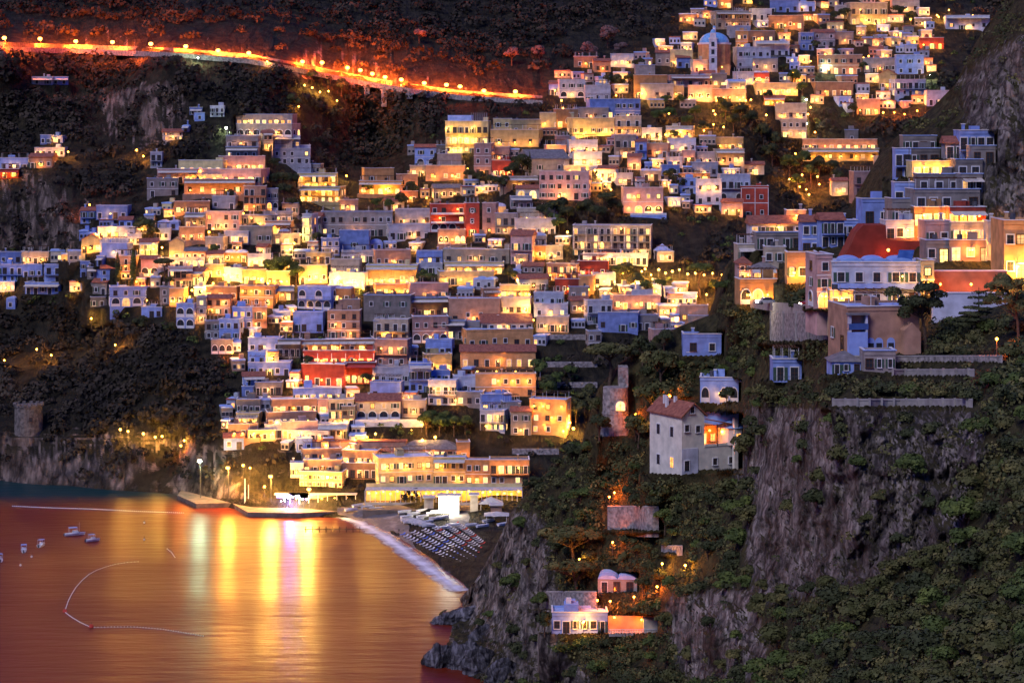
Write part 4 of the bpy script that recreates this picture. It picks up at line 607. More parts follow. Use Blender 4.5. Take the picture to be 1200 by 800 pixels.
house(974, 1010, 418, 438, 1, 3, 'B', 0, 0, 'hsN', yaw=0, D=6, name='outbuilding', label='low blue-white outbuilding with dark roof under the tan gabled house', cat='house', group=None)
house(1012, 1050, 416, 436, 1, 3, 'S', 1, 0, 'N', yaw=0, D=5, name='outbuilding', label='low stone porch house among dark shrubs beside the blue-white outbuilding', cat='house', group=None)
# vaulted white house
r, d, W, h, D, fh = house(801, 846, 392, 417, 1, 3, 'B', 0, 0, 'vN', yaw=0, D=8, name='vaulted_house', label='sky-tinted white house with low vaulted front and arched window', cat='house', group=None)
r, d, W, h, D, fh = house(820, 866, 446, 472, 1, 4, 'B', 0, 1, 'aN', yaw=-6, D=8, name='arched_house', label='bright blue-white house with a tall arched opening on its left', cat='house', group=None, power=80)
mb = MB(); mb.box(W/2, W/2+12, -.5, 5, h-.2, h+.1, 'roof_skylit')
for x in (4, 8, 11.6): mb.box(W/2+x-.12, W/2+x+.12, -.4, -.1, -1, h-.2, 'trim')
mb.obj('porch', r)
# red-roofed villa, seen at its corner
dv = nearD(800,556); s = dv/F; r = empty('villa', P(799, 556, dv), R(30)); tag(r, 'cream villa with red tiled roof and orange-lit terrace on the headland', 'villa'); mark(762, 874, 466, 558); level(764, 869, 556, dv+7, True, 5, 486, dv+9); level(764, 818, 556, dv-.5, True); level(815, 872, 550, dv+2.5, True)
Wv = 66*s/math.cos(R(30)); Dv = 34*s/math.sin(R(30)); h1 = 54*s; h2 = 68*s
mb = MB(); mb.box(0, Wv*.42, 0, Dv, -4, h2, 'villa_cream'); mb.box(Wv*.42, Wv, .02, Dv*.8, -4, 30*s, 'villa_cream'); mb.box(0, Wv*.3, -.1, 0, 0, 30*s, 'plaster_W')
mb.prism([(0,h2),(Wv*.42,h2),(Wv*.21,h2+14*s)], .02, Dv-.02, 'villa_cream'); mb.box(Wv*.42, Wv*.8, 3, Dv*.8, 30*s, 52*s, 'plaster_O'); mb.obj('wall', r)
mb = MB()
for a, b in ((-.5, Wv*.21), (Wv*.42+.5, Wv*.21)): mb.add([(a,-.6,h2-.3),(b,-.6,h2+14*s),(b,Dv+.6,h2+14*s),(a,Dv+.6,h2-.3),(a,-.6,h2),(b,-.6,h2+14*s+.3),(b,Dv+.6,h2+14*s+.3),(a,Dv+.6,h2)], [(0,1,2,3),(4,7,6,5),(0,4,5,1),(0,3,7,4)], 'tiles')
ro = mb.obj('roof', r); mb = MB()
for x, y in ((1.2,Dv*.6),(1.9,Dv*.75),(2.6,Dv*.5)): mb.box(x-.3,x+.3,y-.3,y+.3,h2+1,h2+3.6,'trim')
mb.obj('chimney', ro)
mb = MB(); mb.add([(Wv*.42,-.3,h2*.92),(Wv*.95,-.3,54*s),(Wv*.95,4,54*s),(Wv*.42,4,h2*.92),(Wv*.42,-.3,h2*.92+.2),(Wv*.95,-.3,54*s+.2),(Wv*.95,4,54*s+.2),(Wv*.42,4,h2*.92+.2)], [(3,2,1,0),(4,5,6,7),(0,1,5,4),(1,2,6,5)], 'tiles')
for x in (Wv*.66, Wv*.94): mb.box(x-.08,x+.08,-.2,0,30*s,56*s,'wood')
mb.box(Wv*.42, Wv, -.1, .05, 30*s, 33*s, 'villa_cream'); mb.obj('porch', r)
mb = MB(); mb.tube((Wv*1.02,2,30*s),(Wv*1.02,2,50*s),3.2,3.2,'villa_cream',12); mb.tube((Wv*1.02,2,50*s),(Wv*1.02,2,57*s),3.6,.3,'skinblue_roof',12); mb.box(Wv*.93,Wv*1.0,-1.2,-.4,0,62*s,'villa_cream'); mb.obj('round_turret', r)
for x, z, k in ((Wv*.09, 50*s, 'window'), (Wv*.3, 48*s, 'window'), (Wv*.19, h2+3*s, 'window'), (Wv*.09, 4*s, 'door'), (Wv*.62, 8*s, 'window'), (Wv*.92, 8*s, 'window')): link(k, win_mesh(k, 0, 0), r, (x, -.1 if x < Wv*.3 else .0, z))
link('door', win_mesh('door', 1, 0), r, (Wv*.55, 2.98, 31*s)); link('window', win_mesh('window', 2, 0), r, (Wv*.72, 2.98, 34*s)); link('window', win_mesh('window', 2, 0), r, (Wv*1.0, -1.25, 36*s))
for y in (Dv*.3, Dv*.72): link('door', win_mesh('door', 0, 0), r, (-.0, y, 42*s), -math.pi/2); link('door', win_mesh('door', 0 if y > Dv*.4 else 2, 0), r, (0, y, 6*s), -math.pi/2)
wall_lamp(r, (Wv*.58, 1.2, 48*s), 'orange', 230, .22); wall_lamp(r, (Wv*.8, 1.2, 46*s), 'warm', 60, .16)
# watchtower
dt = nearD(722,512)-2; s = dt/F; r = empty('watchtower', P(722, 512, dt)); tag(r, 'round ruined stone watchtower with one lit arched window', 'tower'); mark(706, 740, 430, 514); level(704, 742, 512, dt-1, True, 75, 434)
mb = MB(); mb.tube((0,3,-5),(0,3,26*s),21*s,15.5*s,'stonework',20); mb.tube((0,3,26*s),(0,3,27*s),16.3*s,16.3*s,'stonework',20); mb.tube((0,3,27*s),(0,3,57*s),15.5*s,14.8*s,'stonework',20); mb.box(4*s,15*s,3,8,57*s,80*s,'stonework'); mb.obj('wall', r)
o = link('window', win_mesh('arch', 1, 0), r, (1, 3-15.6*s, 31*s)); o.scale = (.8,1,.75); wall_lamp(r, (24*s, -1, 26*s), 'orange', 200, .2)
for k in range(6): 
    pass
# left cliff tower
dt = farD(30, 512)-2; s = dt/F; r = empty('watchtower', P(30, 512, dt)); tag(r, 'squat round stone tower on the left cliff above the sea', 'tower'); mark(14, 48, 474, 514); level(14, 48, 512, dt-.5, False)
mb = MB(); mb.tube((0,5,-6),(0,5,34*s),17*s,16*s,'stonework_dark',18); mb.tube((0,5,34*s),(0,5,36*s),17*s,17*s,'stonework_dark',18); 
for i in range(12): a = 2*math.pi*i/12; mb.box(16*s*math.cos(a)-.6,16*s*math.cos(a)+.6,5+16*s*math.sin(a)-.6,5+16*s*math.sin(a)+.6,36*s,38.5*s,'stonework_dark')
mb.obj('wall', r); o = link('window', win_mesh('window', 0, 2), r, (2, 5-16.6*s, 18*s))
# white shore house and its orange terrace
r, d, W, h, D, fh = house(646, 713, 721, 742, 1, 6, 'B', 0, 0, 'N', yaw=0, D=7, name='shore_house', label='low white shore house with four small dark windows above the sea', cat='house', group=None)
wall_lamp(r, (W*.05, -1.0, 2.6), 'warm', 150, .25); mb = MB(); mb.box(-W*.28, -W*.02, 1, 5, h+.4, h+2.2, 'plaster_B'); mb.box(-W*.24, -W*.15, 2, 3, h+2.2, h+3.4, 'trim'); mb.obj('roof_room', r)
d = nearD(742,742)-.5; s = d/F; level(713, 768, 742, d, True, 75, 722, d+2.5); r = empty('terrace', P(742, 742, d)); tag(r, 'orange-lit open terrace with fence beside the white shore house', 'terrace'); mark(713, 772, 722, 742)
mb = MB(); W = 57*s; mb.box(-W/2, W/2, 3, 3.5, -2, 17*s, 'plaster_O'); mb.box(-W/2, W/2, -.5, 3, -3, 0, 'concrete'); mb.box(W/2-3, W/2, -.3, 3, 0, 16*s, 'plaster_C'); mb.obj('wall', r)
mb = MB(); 
for i in range(30): x = -W/2+W*i/29; mb.box(x-.04, x+.04, -.5, -.42, 0, 1, 'trim')
mb.box(-W/2, W/2, -.52, -.4, 1, 1.08, 'trim'); mb.obj('railing', r); wall_lamp(r, (-W*.38, 1.5, 3.2), 'orange', 260, .22); wall_lamp(r, (W*.18, 1.5, 2.7), 'orange', 260, .22)
r, *_ = house(700, 747, 672, 694, 1, 3, 'S', 0, 0, 'vN', yaw=-6, D=8, name='stone_cottage', label='stone cottage with double vaulted roof above the white shore house', cat='house', group=None)
RDN = ((862,535),(880,515),(905,488),(940,457),(970,436),(1000,424))
def stone_wall(x0, x1, yt, yb, lab, mat, dfun, post=False, th=1.0, carve=True):
    n = max(2, int((x1-x0)/7)); xs = [x0+(x1-x0)*i/n for i in range(n+1)]; ds = [dfun(x) for x in xs]; mb = MB()
    for i in range(n):
        a0 = P(xs[i], yt, ds[i]); b0 = P(xs[i+1], yt, ds[i+1]); a1 = P(xs[i], yb, ds[i]); b1 = P(xs[i+1], yb, ds[i+1]); a1.z -= 1.5; b1.z -= 1.5; T = Vector((0,th,0)); u = Vector((0,0,.2)); k = Vector((0,.12,0))
        mb.add([a1,b1,b0,a0,a1+T,b1+T,b0+T,a0+T], [(0,1,2,3),(3,2,6,7),(5,4,7,6),(4,0,3,7),(1,5,6,2)], mat); mb.add([a0-k,b0-k,b0-k+u,a0-k+u,a0+T,b0+T,b0+T+u,a0+T+u], [(0,1,2,3),(3,2,6,7),(5,4,7,6),(4,0,3,7),(1,5,6,2)], 'concrete')
        if post and i % 2 == 0: mb.box(a0.x-.18, a0.x+.18, a0.y-.35, a0.y-.13, a1.z, a0.z+.4, 'concrete')
    o = mb.obj('stone_wall'); tag(o, lab, 'wall'); mark(x0, x1, yt, yb)
    for i in range(n): level(xs[i], xs[i+1], yb, ds[i]-.3, True, 10, yt if carve else None)
stone_wall(712, 772, 594, 621, 'square-built stone retaining wall halfway up the headland', 'stonework', lambda x: min(nearD(x, 621), nearD(x, 600)-2)-.5, carve=False)
stone_wall(640, 699, 694, 715, 'low stone terrace wall left of the vaulted cottage', 'stonework', lambda x: nearD(x, 715)-.6, carve=False)
stone_wall(903, 992, 367, 400, 'grey buttressed retaining wall holding up the cliff road', 'stonework', lambda x: float(np.interp(x, [p[0] for p in RDN], [p[1] for p in RDN]))-.5, True)
stone_wall(976, 1140, 469, 476, 'pale parapet wall along the top of the dark rock face', 'concrete', lambda x: nearD(x, 477)-.3, True, .5, False)
stone_wall(1046, 1142, 434, 440, 'pale garden parapet among shrubs under the two dark trees', 'concrete', lambda x: nearD(x, 441)-.3, True, .5, False)
stone_wall(985, 1175, 418, 424, 'dark dry-stone terrace wall under the two dark trees', 'stonework', lambda x: nearD(x, 425)-.3, False, .5, False)
stone_wall(775, 800, 640, 648, 'short stair wall beside the lamps on the headland path', 'stonework', lambda x: nearD(x, 649)-.3, False, .5, False)
for (a_, b_, y_, l_) in ((640,700,428,'upper'),(630,700,452,'middle'),(636,706,396,'topmost'),(600,655,530,'lowest')):
    mb = MB()
    for i in range(8):
        xa = a_+(b_-a_)*i/8; xb = a_+(b_-a_)*(i+1)/8; p = P(xa, y_, farD(xa, y_)-1); q = P(xb, y_, farD(xb, y_)-1); up = Vector((0,0,1.3)); dn = Vector((0,0,-1.5)); bk = Vector((0,.8,0)); mb.add([p+dn,q+dn,q+up,p+up,p+dn+bk,q+dn+bk,q+up+bk,p+up+bk], [(0,1,2,3),(3,2,6,7),(5,4,7,6),(4,0,3,7),(1,5,6,2)], 'stonework')
    o = mb.obj('terrace_wall'); tag(o, f'{l_} dry-stone terrace wall on the dark slope left of the umbrella pine', 'wall')
# cliff road (near) with two cars added for the light trails of passing traffic
def ribbon(name, path, w, m, label, z=0.0):
    mb = MB(); pts = [P(*p)+Vector((0,0,z)) for p in path]; vs = []
    for i, p in enumerate(pts): vs += [p+Vector((0,-.3,0)), p+Vector((0,w,0))]
    mb.add(vs, [(2*i, 2*i+2, 2*i+3, 2*i+1) for i in range(len(pts)-1)], m); n = len(pts)
    mb.add([v for p in pts for v in (p+Vector((0,-.3,0)), p+Vector((0,-.3,-1.2)))], [(2*i, 2*i+1, 2*i+3, 2*i+2) for i in range(n-1)], 'concrete'); return mb, pts
mb, rp = ribbon('road', [(862,351,535),(880,354,515),(905,358,488),(940,361,457),(970,363,436),(1000,366,424)], 7, 'asphalt', ''); o = mb.obj('road'); tag(o, 'cliff road curving past the blue-white villa', None, None, 'structure')
mb = MB()
for i in range(len(rp)-1):
    a, b = rp[i], rp[i+1]; mb.add([a+Vector((0,-.5,0)), b+Vector((0,-.5,0)), b+Vector((0,-.5,.8)), a+Vector((0,-.5,.8)), a+Vector((0,-.25,0)), b+Vector((0,-.25,0)), b+Vector((0,-.25,.8)), a+Vector((0,-.25,.8))], [(0,1,2,3),(3,2,6,7),(5,4,7,6)], 'concrete')
o = mb.obj('road_parapet'); tag(o, 'low concrete parapet along the near cliff road', 'wall')
noisy('car_silver', (.45,.46,.48), (.5,.51,.53), 2, .3); noisy('car_red', (.4,.03,.03), (.45,.04,.03), 2, .3)
def car(loc, rz, paint, label):
    r = empty('passing_car', loc, rz); mb = MB(); mb.prismx([(-2,.35),(2,.35),(2.05,.8),(1.6,.95),(-1.3,.98),(-2.05,.85)], -.85, .85, paint); mb.obj('body', r)
    mb = MB(); mb.prismx([(1.5,.95),(1.0,1.42),(-.6,1.45),(-1.25,.97)], -.72, .72, 'glass'); mb.prismx([(.95,1.42),(-.6,1.45),(-.55,1.5),(.9,1.48)], -.7, .7, paint); mb.obj('cabin', r)
    for x in (-.78,.78):
        for y in (-1.3,1.3): mb = MB(); mb.tube((x-.12,y,.33),(x+.12,y,.33),.33,.33,'asphalt',12); mb.tube((x-.13,y,.33),(x+.13,y,.33),.18,.18,'metal',10); mb.obj('wheel', r)
    for x in (-.6,.6): mb = MB(); mb.box(x-.18,x+.18,-2.1,-2.0,.6,.8,'screen'); mb.obj('headlight', r); mb = MB(); mb.box(x-.18,x+.18,1.98,2.12,.62,.82,'tail'); mb.obj('tail_light', r)
    tag(r, label, 'car', 'cars on the cliff road'); return r
c1 = car(rp[2]+Vector((-1,3,.02)), R(-75), 'car_silver', 'silver car with bright headlights on the near cliff road'); link('lamp_light', light_data('pure', 260, .2), c1, (0,-2.6,.9))
c2 = car(rp[3]+Vector((2,3,.02)), R(-80), 'car_red', 'red car with glowing tail lights on the near cliff road'); link('lamp_light', light_data('orange', 60, .2), c2, (0,2.6,.8))
# ---------------------------------------------------------------- coast road across the mountain
RD = [(-200,50),(0,57),(60,59),(100,60),(200,64),(290,71),(350,82),(400,92),(430,98),(480,106),(540,114),(600,118),(645,121)]
rd = []
for i in range(len(RD)-1):
    n = 5
    for k in range(n): x = RD[i][0]+(RD[i+1][0]-RD[i][0])*k/n; y = RD[i][1]+(RD[i+1][1]-RD[i][1])*k/n; rd.append((x, y, farD(x, y)-3))
dsm = np.convolve([p[2] for p in rd], np.ones(7)/7, 'same'); dsm[:4] = [p[2] for p in rd[:4]]; dsm[-4:] = [p[2] for p in rd[-4:]]
rd = [(p[0], p[1], min(dv_, p[2])) for p, dv_ in zip(rd, dsm)]
mb, pts = ribbon('coast_road', rd, 9, 'asphalt', ''); o = mb.obj('coast_road'); tag(o, 'lamp-lit coast road crossing the mountainside', None, None, 'structure')
mb = MB()
for i in range(len(pts)-1):
    a, b = pts[i], pts[i+1]; U = lambda p, y, z: p+Vector((0,y,z)); mb.add([U(a,-.8,-1.5),U(b,-.8,-1.5),U(b,-.8,1),U(a,-.8,1),U(a,-.4,-1.5),U(b,-.4,-1.5),U(b,-.4,1),U(a,-.4,1)], [(0,1,2,3),(3,2,6,7),(5,4,7,6)], 'concrete')
mb.ms = ['stonework']; o = mb.obj('parapet'); tag(o, 'long pale parapet on the outer edge of the coast road', 'wall')
mb = MB()
for i in range(len(pts)-1):
    a, b = pts[i], pts[i+1]; hw = hb = 3.3; U = lambda p, y, z: p+Vector((0,y,z)); mb.add([U(a,9,-1),U(b,9,-1),U(b,9.8,hb),U(a,9.8,hw),U(a,11.5,-1),U(b,11.5,-1),U(b,11.5,hb),U(a,11.5,hw)], [(0,1,2,3),(3,2,6,7),(5,4,7,6)], 'stonework_dark')
o = mb.obj('retaining_wall'); tag(o, 'rough stone retaining wall glowing orange behind the coast road lamps', 'wall')
for i, x in enumerate((414, 432, 448, 466, 484, 502, 522, 545)):
    j = min(range(len(rd)), key=lambda k: abs(rd[k][0]-x)); p = pts[j]; L_ = (32,14,24,12,10,12,8,8)[i]*p.y/F; mb = MB(); mb.box(-1.3,1.3,-.2,2.4,-L_,-1.5,'concrete'); mb.box(-1.9,1.9,-.35,2.6,-2.1,-1.45,'concrete'); o = mb.obj('viaduct_pier'); o.location = p
    tag(o, f'{ORD[i]} concrete pier from the left under the coast road viaduct', 'pier', 'piers of the viaduct')
def street_lamp(loc, hgt, kind, power, label, group, rz=0, r=.5):
    root = empty('street_lamp', loc, rz); mb = MB(); mb.tube((0,0,-1),(0,0,hgt),.14,.08,'metal'); mb.tube((0,0,hgt),(0,-1.6,hgt+.4),.07,.06,'metal'); mb.obj('pole', root)
    mb = MB(); mb.ball((0,-1.7,hgt+.1), r, BULB[kind], 10, 8, -1, .8); mb.box(-r*.8,r*.8,-1.7-r*.8,-1.7+r*.8,hgt+.1+r*.7,hgt+.2+r*.8,'metal'); hd = mb.obj('lamp_head', root); link('lamp_light', light_data(kind, power, r*1.1) if group[0] != 'o' else spot_data(power), hd, (0,-1.7 if group[0] != 'o' else -.6,hgt-.05 if group[0] != 'o' else hgt+.2)).rotation_euler = (R(52) if group[0] == 'o' else 0, 0, 0)
    if group[0] == 'o': link('lamp_light', red_data(), hd, (0,-.6,hgt+.6))
    tag(root, label, 'street lamp', group); return root
RL = [(4,44),(46,45),(88,48),(131,49),(176,51),(217,54),(255,59),(291,63),(354,72),(377,73),(407,79),(422,82),(436,86),(451,90),(470,93),(497,97),(523,99),(539,101),(567,106),(604,107)]
NUM = ['first','second','third','fourth','fifth','sixth','seventh','eighth','ninth','tenth','eleventh','twelfth','thirteenth','fourteenth','fifteenth','sixteenth','seventeenth','eighteenth','nineteenth','twentieth']
for i, (x, y) in enumerate(RL):
    j = min(range(len(rd)), key=lambda k: abs(rd[k][0]-x)); p = pts[j].copy(); q = P(x, y, p.y); p.x = q.x
    street_lamp(p+Vector((0,3.5,0)), max(3.4, q.z-p.z-.3), 'orange', 21000 if i > 8 else 34000, f'{NUM[i]} orange street lamp from the left along the coast road', 'orange lamps along the coast road', 0, 1.05)
# ---------------------------------------------------------------- quay and beach things
def slab(name, poly, z0, z1, m, label):
    q = [P(x, y, zd(y, z1)) for x, y in poly]; n = len(q); mb = MB(); mb.add([(p.x,p.y,z1) for p in q]+[(p.x,p.y,z0) for p in q], [tuple(range(n)), tuple(range(2*n-1,n-1,-1))]+[(i, i+n, (i+1)%n+n, (i+1)%n) for i in range(n)], m); o = mb.obj(name)
    tag(o, label, None, None, 'structure'); return o
slab('quay', [(208,580),(230,590),(272,589),(290,600),(352,601),(425,597),(425,578),(300,574),(212,574)], -3, 1.5, 'paving', 'paved stone quay along the harbour front')
slab('promenade', [(425,597.5),(640,597.5),(640,570),(425,570)], -1, 3.4, 'paving', 'paved promenade in front of the restaurants')
V_ = []
bx = np.arange(395, 640, 2.5)
edge = np.interp(bx, [395,430,460,490,520,560,600,640], [603,611,627,648,671,697,716,726])
for t in np.linspace(0, 1, 26):
    yy = edge*(1-t)+594*t+3*(1-t); zz = -.7+3.6*t**.8+.15*fbm(bx/6, np.full_like(bx, t*10), 3); dd = (H-zz)*F/(yy-R0); V_.append(np.stack([(bx-600)*dd/F, dd, zz], -1))
o = link('beach', grid_mesh('beach', np.stack(V_), 26, len(bx), 'beach_gravel')); tag(o, 'dark gravel beach curving to the headland', None, None, 'structure')
def beach_z(x, y): t = np.clip((np.interp(x, bx, edge)+3-y)/(np.interp(x, bx, edge)+3-594), 0, 1); return float(-.7+3.6*t**.8)
def on_beach(x, y): z = beach_z(x, y)+.08; return P(x, y, zd(y, z))
# loungers
def lounger_mesh(c):
    mb = MB(); mb.box(-.32,.32,-.95,.35,.28,.4,c); mb.add([(-.32,.35,.3),(.32,.35,.3),(.32,.95,.75),(-.32,.95,.75),(-.32,.35,.42),(.32,.35,.42),(.32,.9,.85),(-.32,.9,.85)], [(3,2,1,0),(4,5,6,7),(0,1,5,4),(1,2,6,5),(2,3,7,6),(3,0,4,7)], c)
    for x in (-.28,.28):
        for y in (-.85,.3): mb.box(x-.04,x+.04,y-.04,y+.04,0,.28,'trim')
    return mb.mesh('sun_lounger')
lm = {c: lounger_mesh(c) for c in ('boat_white','awning','redcloth','bluecloth')}; rowsL = []
for k in range(6):
    x0, y0 = 472+k*12.5, 627-k*2.6; x1, y1 = x0+76-k*9, y0+36-k*3.2; n = 21-k
    for i in range(n):
        t = i/(n-1); x = x0+(x1-x0)*t; y = y0+(y1-y0)*t+4*t*t; o = link('sun_lounger', lm[('boat_white' if k < 4 else 'awning') if (i+k)%5 else ('bluecloth' if k < 3 else 'redcloth')], None, on_beach(x, y), R(-50+random.uniform(-8,8)))
        tag(o, f'{"pale" if k < 4 else "orange-lit"} sun lounger in the {NUM[k]} beach row from the sea', 'sun lounger', f'sun loungers of the {NUM[k]} row from the sea')
# beached boats
def boat_mesh(L_, W_, hull, cabin=0):
    mb = MB(); ns = 9; rings = []
    for i in range(ns):
        t = i/(ns-1); w = W_/2*math.sin(math.pi*min(1, .28+t*.72))**.6 if t < .999 else .02; w = W_/2*(1-t**3)*(.82+.18*min(1, t*3)); z = .15*t*t*L_/4; rings.append([(-w, -L_/2+L_*t, .75+z), (-w*.7, -L_/2+L_*t*.97, .1+z*.3), (0, -L_/2+L_*t*.95, -.15+z*.2), (w*.7, -L_/2+L_*t*.97, .1+z*.3), (w, -L_/2+L_*t, .75+z), (w*.85, -L_/2+L_*t, .75+z), (w*.7, -L_/2+L_*t*.97, .35+z), (-w*.7, -L_/2+L_*t*.97, .35+z), (-w*.85, -L_/2+L_*t, .75+z)])
    vs = [v for r_ in rings for v in r_]; m_ = 9; fs = [(i*m_+j, (i+1)*m_+j, (i+1)*m_+(j+1)%m_, i*m_+(j+1)%m_) for i in range(ns-1) for j in range(m_)]+[tuple(range(m_))]
    mb.add(vs, fs, hull); 
    for y in (-.15, .12): mb.box(-W_*.4, W_*.4, L_*y, L_*y+.25, .5, .56, 'wood')
    return mb
ROW = boat_mesh(4.6, 1.7, 'boat_white').mesh('hull')
bb = [(470+random.uniform(0,5)+k*4.2, 601+((k*37)%5)*3.1+random.uniform(-1,1)) for k in range(12)]+[(478+k*4, 611+k*1.1) for k in range(7)]+[(552,617),(566,618),(573,612),(585,606),(590,616),(521,620),(530,617),(430,596),(412,599),(440,598),(420,594)]
for i, (x, y) in enumerate(bb):
    r = empty('rowing_boat', on_beach(x, y)+Vector((0,0,.25)), R(random.choice((-62,-55,110))+random.uniform(-12,12))); link('hull', ROW, r); tag(r, None, 'boat', 'boats pulled up on the beach'); LAB.append((r, x, y, 'white rowing boat on the beach'))
# kiosks, bright screen hall, canopy
def kiosk(x0, x1, yt, yb, m, label, bright=False, cat='kiosk'):
    z = beach_z((x0+x1)/2, yb) if yb > 597 else 3.4; d = zd(yb, z); s = d/F; W = (x1-x0)*s; h = (yb-yt)*s; r = empty('beach_kiosk', P((x0+x1)/2, yb, d)); mb = MB(); mb.box(-W/2, W/2, 0, 4, -1, h, m); mb.obj('wall', r)
    mb = MB(); mb.box(-W/2-.5, W/2+.5, -.8, 4.5, h, h+.25, 'awning'); mb.obj('roof', r)
    if bright: mb = MB(); mb.box(-W/2+.3, W/2-.3, -.06, -.005, .4, h-.3, 'screen'); mb.obj('lit_front', r); link('lamp_light', light_data('pure', 900, .8), r, (0,-3,h*.6))
    tag(r, label, cat)
kiosk(514, 538, 581, 602, 'plaster_W', 'white beach hall with a dazzling lit front on the sand', True)
kiosk(497, 508, 583, 599, 'plaster_C', 'small cream kiosk left of the dazzling beach hall'); kiosk(551, 560, 580, 600, 'plaster_C', 'narrow cream pavilion right of the dazzling beach hall'); kiosk(575, 588, 592, 604, 'plaster_T', 'low brown beach hut close to the headland')
for (x, y, lab) in ((582,612,'open white beach shelter on four posts'),(325,589,'pale square sunshade tent on the quay'),(575,598,'domed white beach tent by the promenade')):
    base = on_beach(x, y) if x > 500 else P(x, y, zd(y, 1.5)); r = empty('shade_tent', base); w = 4 if x > 500 else 6; mb = MB()
    for a in (-w*.8, w*.8):
        for b in (-w*.6, w*.6): mb.tube((a,b,0),(a,b,2.6),.1,.1,'trim')
    mb.obj('post', r); mb = MB(); mb.add([(-w,-w*.8,2.6),(w,-w*.8,2.6),(w,w*.8,2.6),(-w,w*.8,2.6),(0,0,3.6 if x == 582 else 4.6)], [(0,1,4),(1,2,4),(2,3,4),(3,0,4),(3,2,1,0)], 'awning'); mb.obj('canopy', r); tag(r, lab, 'tent')
r = empty('restaurant_canopy', P(520, 591, zd(591, 3.4))); tag(r, 'long glowing restaurant canopy with many lamps along the promenade', 'canopy'); s = zd(591, 3.4)/F
mb = MB(); a0, a1 = -92*s, 92*s; mb.box(a0, a1, -1, 5, 17*s, 17*s+.25, 'awning'); mb.obj('roof', r); mb = MB(); mb.box(a0, a1, 5, 5.4, 0, 22*s, 'plaster_Y'); mb.obj('wall', r); mb = MB()
for i in range(32): x = a0+(a1-a0)*i/31; mb.box(x-.1,x+.1,-.9,-.7,0,17*s,'trim')
mb.box(a0,a1,-.95,-.8,0,.9,'plaster_C'); mb.obj('post', r)
for i in range(22): wall_lamp(r, (a0+(a1-a0)*(i+.5)/22, 1.2, random.uniform(11,15)*s), 'yellow', 300, .4)
mb = MB()
for i in range(40): x = a0+(a1-a0)*(i+.5)/40; mb.box(x-.7,x+.7,2,3,.7,.78,'wood'); mb.box(x-.05,x+.05,2.4,2.6,0,.7,'metal')
mb.obj('dining_table', r)
# harbour bar with violet and white lights
r = empty('harbour_bar', P(341, 592, zd(592, 1.5))); tag(r, 'harbour bar hung with white and violet lights on the quay', 'bar'); mb = MB(); mb.box(-5,6,0,.4,0,4,'plaster_W'); mb.box(-5.4,6.4,-3,.4,4,4.2,'awning'); mb.obj('wall', r)
mb = MB(); rr_ = random.Random(3)
for i in range(20): mb.ball((rr_.uniform(-4.5,5.5), -1.5, rr_.uniform(1,3.8)), .28, 'bulb_violet' if i % 2 else 'screen', 6, 4)
mb.obj('light_string', r); link('lamp_light', light_data('violet', 1500, .7), r, (0,-3.4,2.5)); link('lamp_light', light_data('pure', 300, .5), r, (3,-3.4,2.5))
r = empty('harbour_bar', P(372, 592, zd(592, 1.5))); tag(r, 'yellow-lit waterfront bar with open front right of the violet lights', 'bar'); mb = MB(); mb.box(-9,13,0,.4,0,4,'plaster_Y'); mb.box(-9.4,13.4,-3,.4,4,4.2,'awning'); mb.obj('wall', r); mb = MB()
for i in range(8): x = -9+22*i/7; mb.box(x-.1,x+.1,-2.9,-2.7,0,4,'trim')
mb.obj('post', r)
for i in range(5): wall_lamp(r, (-7+i*4.3, -1.4, 2.6), 'yellow', 350, .35)
# harbour lamps (tall)
for (x, y, yb, k, p, lab) in ((234,540,584,'white',4200,'tall greenish-white harbour lamp against the left cliff'),(267,548,588,'warm',20000,'tall orange harbour lamp over the stone quay'),(317,558,594,'yellow',22000,'tall yellow harbour lamp behind the sunshade tent'),(362,573,597,'yellow',18000,'yellow harbour lamp beside the waterfront bar'),(620,541,570,'warm',2500,'bright lamp at the right end of the promenade houses'),(494,497,510,'warm',1500,'warm lamp on the terrace beside the arched house')):
    d = zd(yb, 1.5) if y > 545 or x < 300 else (zd(yb, 3.4) if x == 620 else farD(x, yb)) if y != 497 else farD(x, yb); q = P(x, yb, d); t = P(x, y, d); L_ = t.z-q.z; street_lamp(q+Vector((0,1.7,0)), L_-.1, k, p, lab, 'tall harbour lamps', 0, .7)
mb = MB(); mb.tube((0,0,0),(0,0,9),.25,.18,'trim',8); mb.tube((1.2,0,0),(1.2,0,7),.12,.1,'trim',8); o = mb.obj('flagpole'); o.location = P(287, 592, zd(592,1.5)); tag(o, 'white flagpole standing on the stone quay', 'flagpole')
r = empty('jetty', P(390, 620, zd(620, .9))); tag(r, 'small wooden bathing jetty on thin posts off the beach', 'jetty'); mb = MB(); mb.box(-9,9,-.6,.6,0,.15,'wood'); mb.obj('deck', r); mb = MB()
for i in range(9): 
    for y in (-.5,.5): mb.tube((-8.6+i*2.15,y,-2),(-8.6+i*2.15,y,.9),.09,.09,'wood')
mb.obj('post', r)
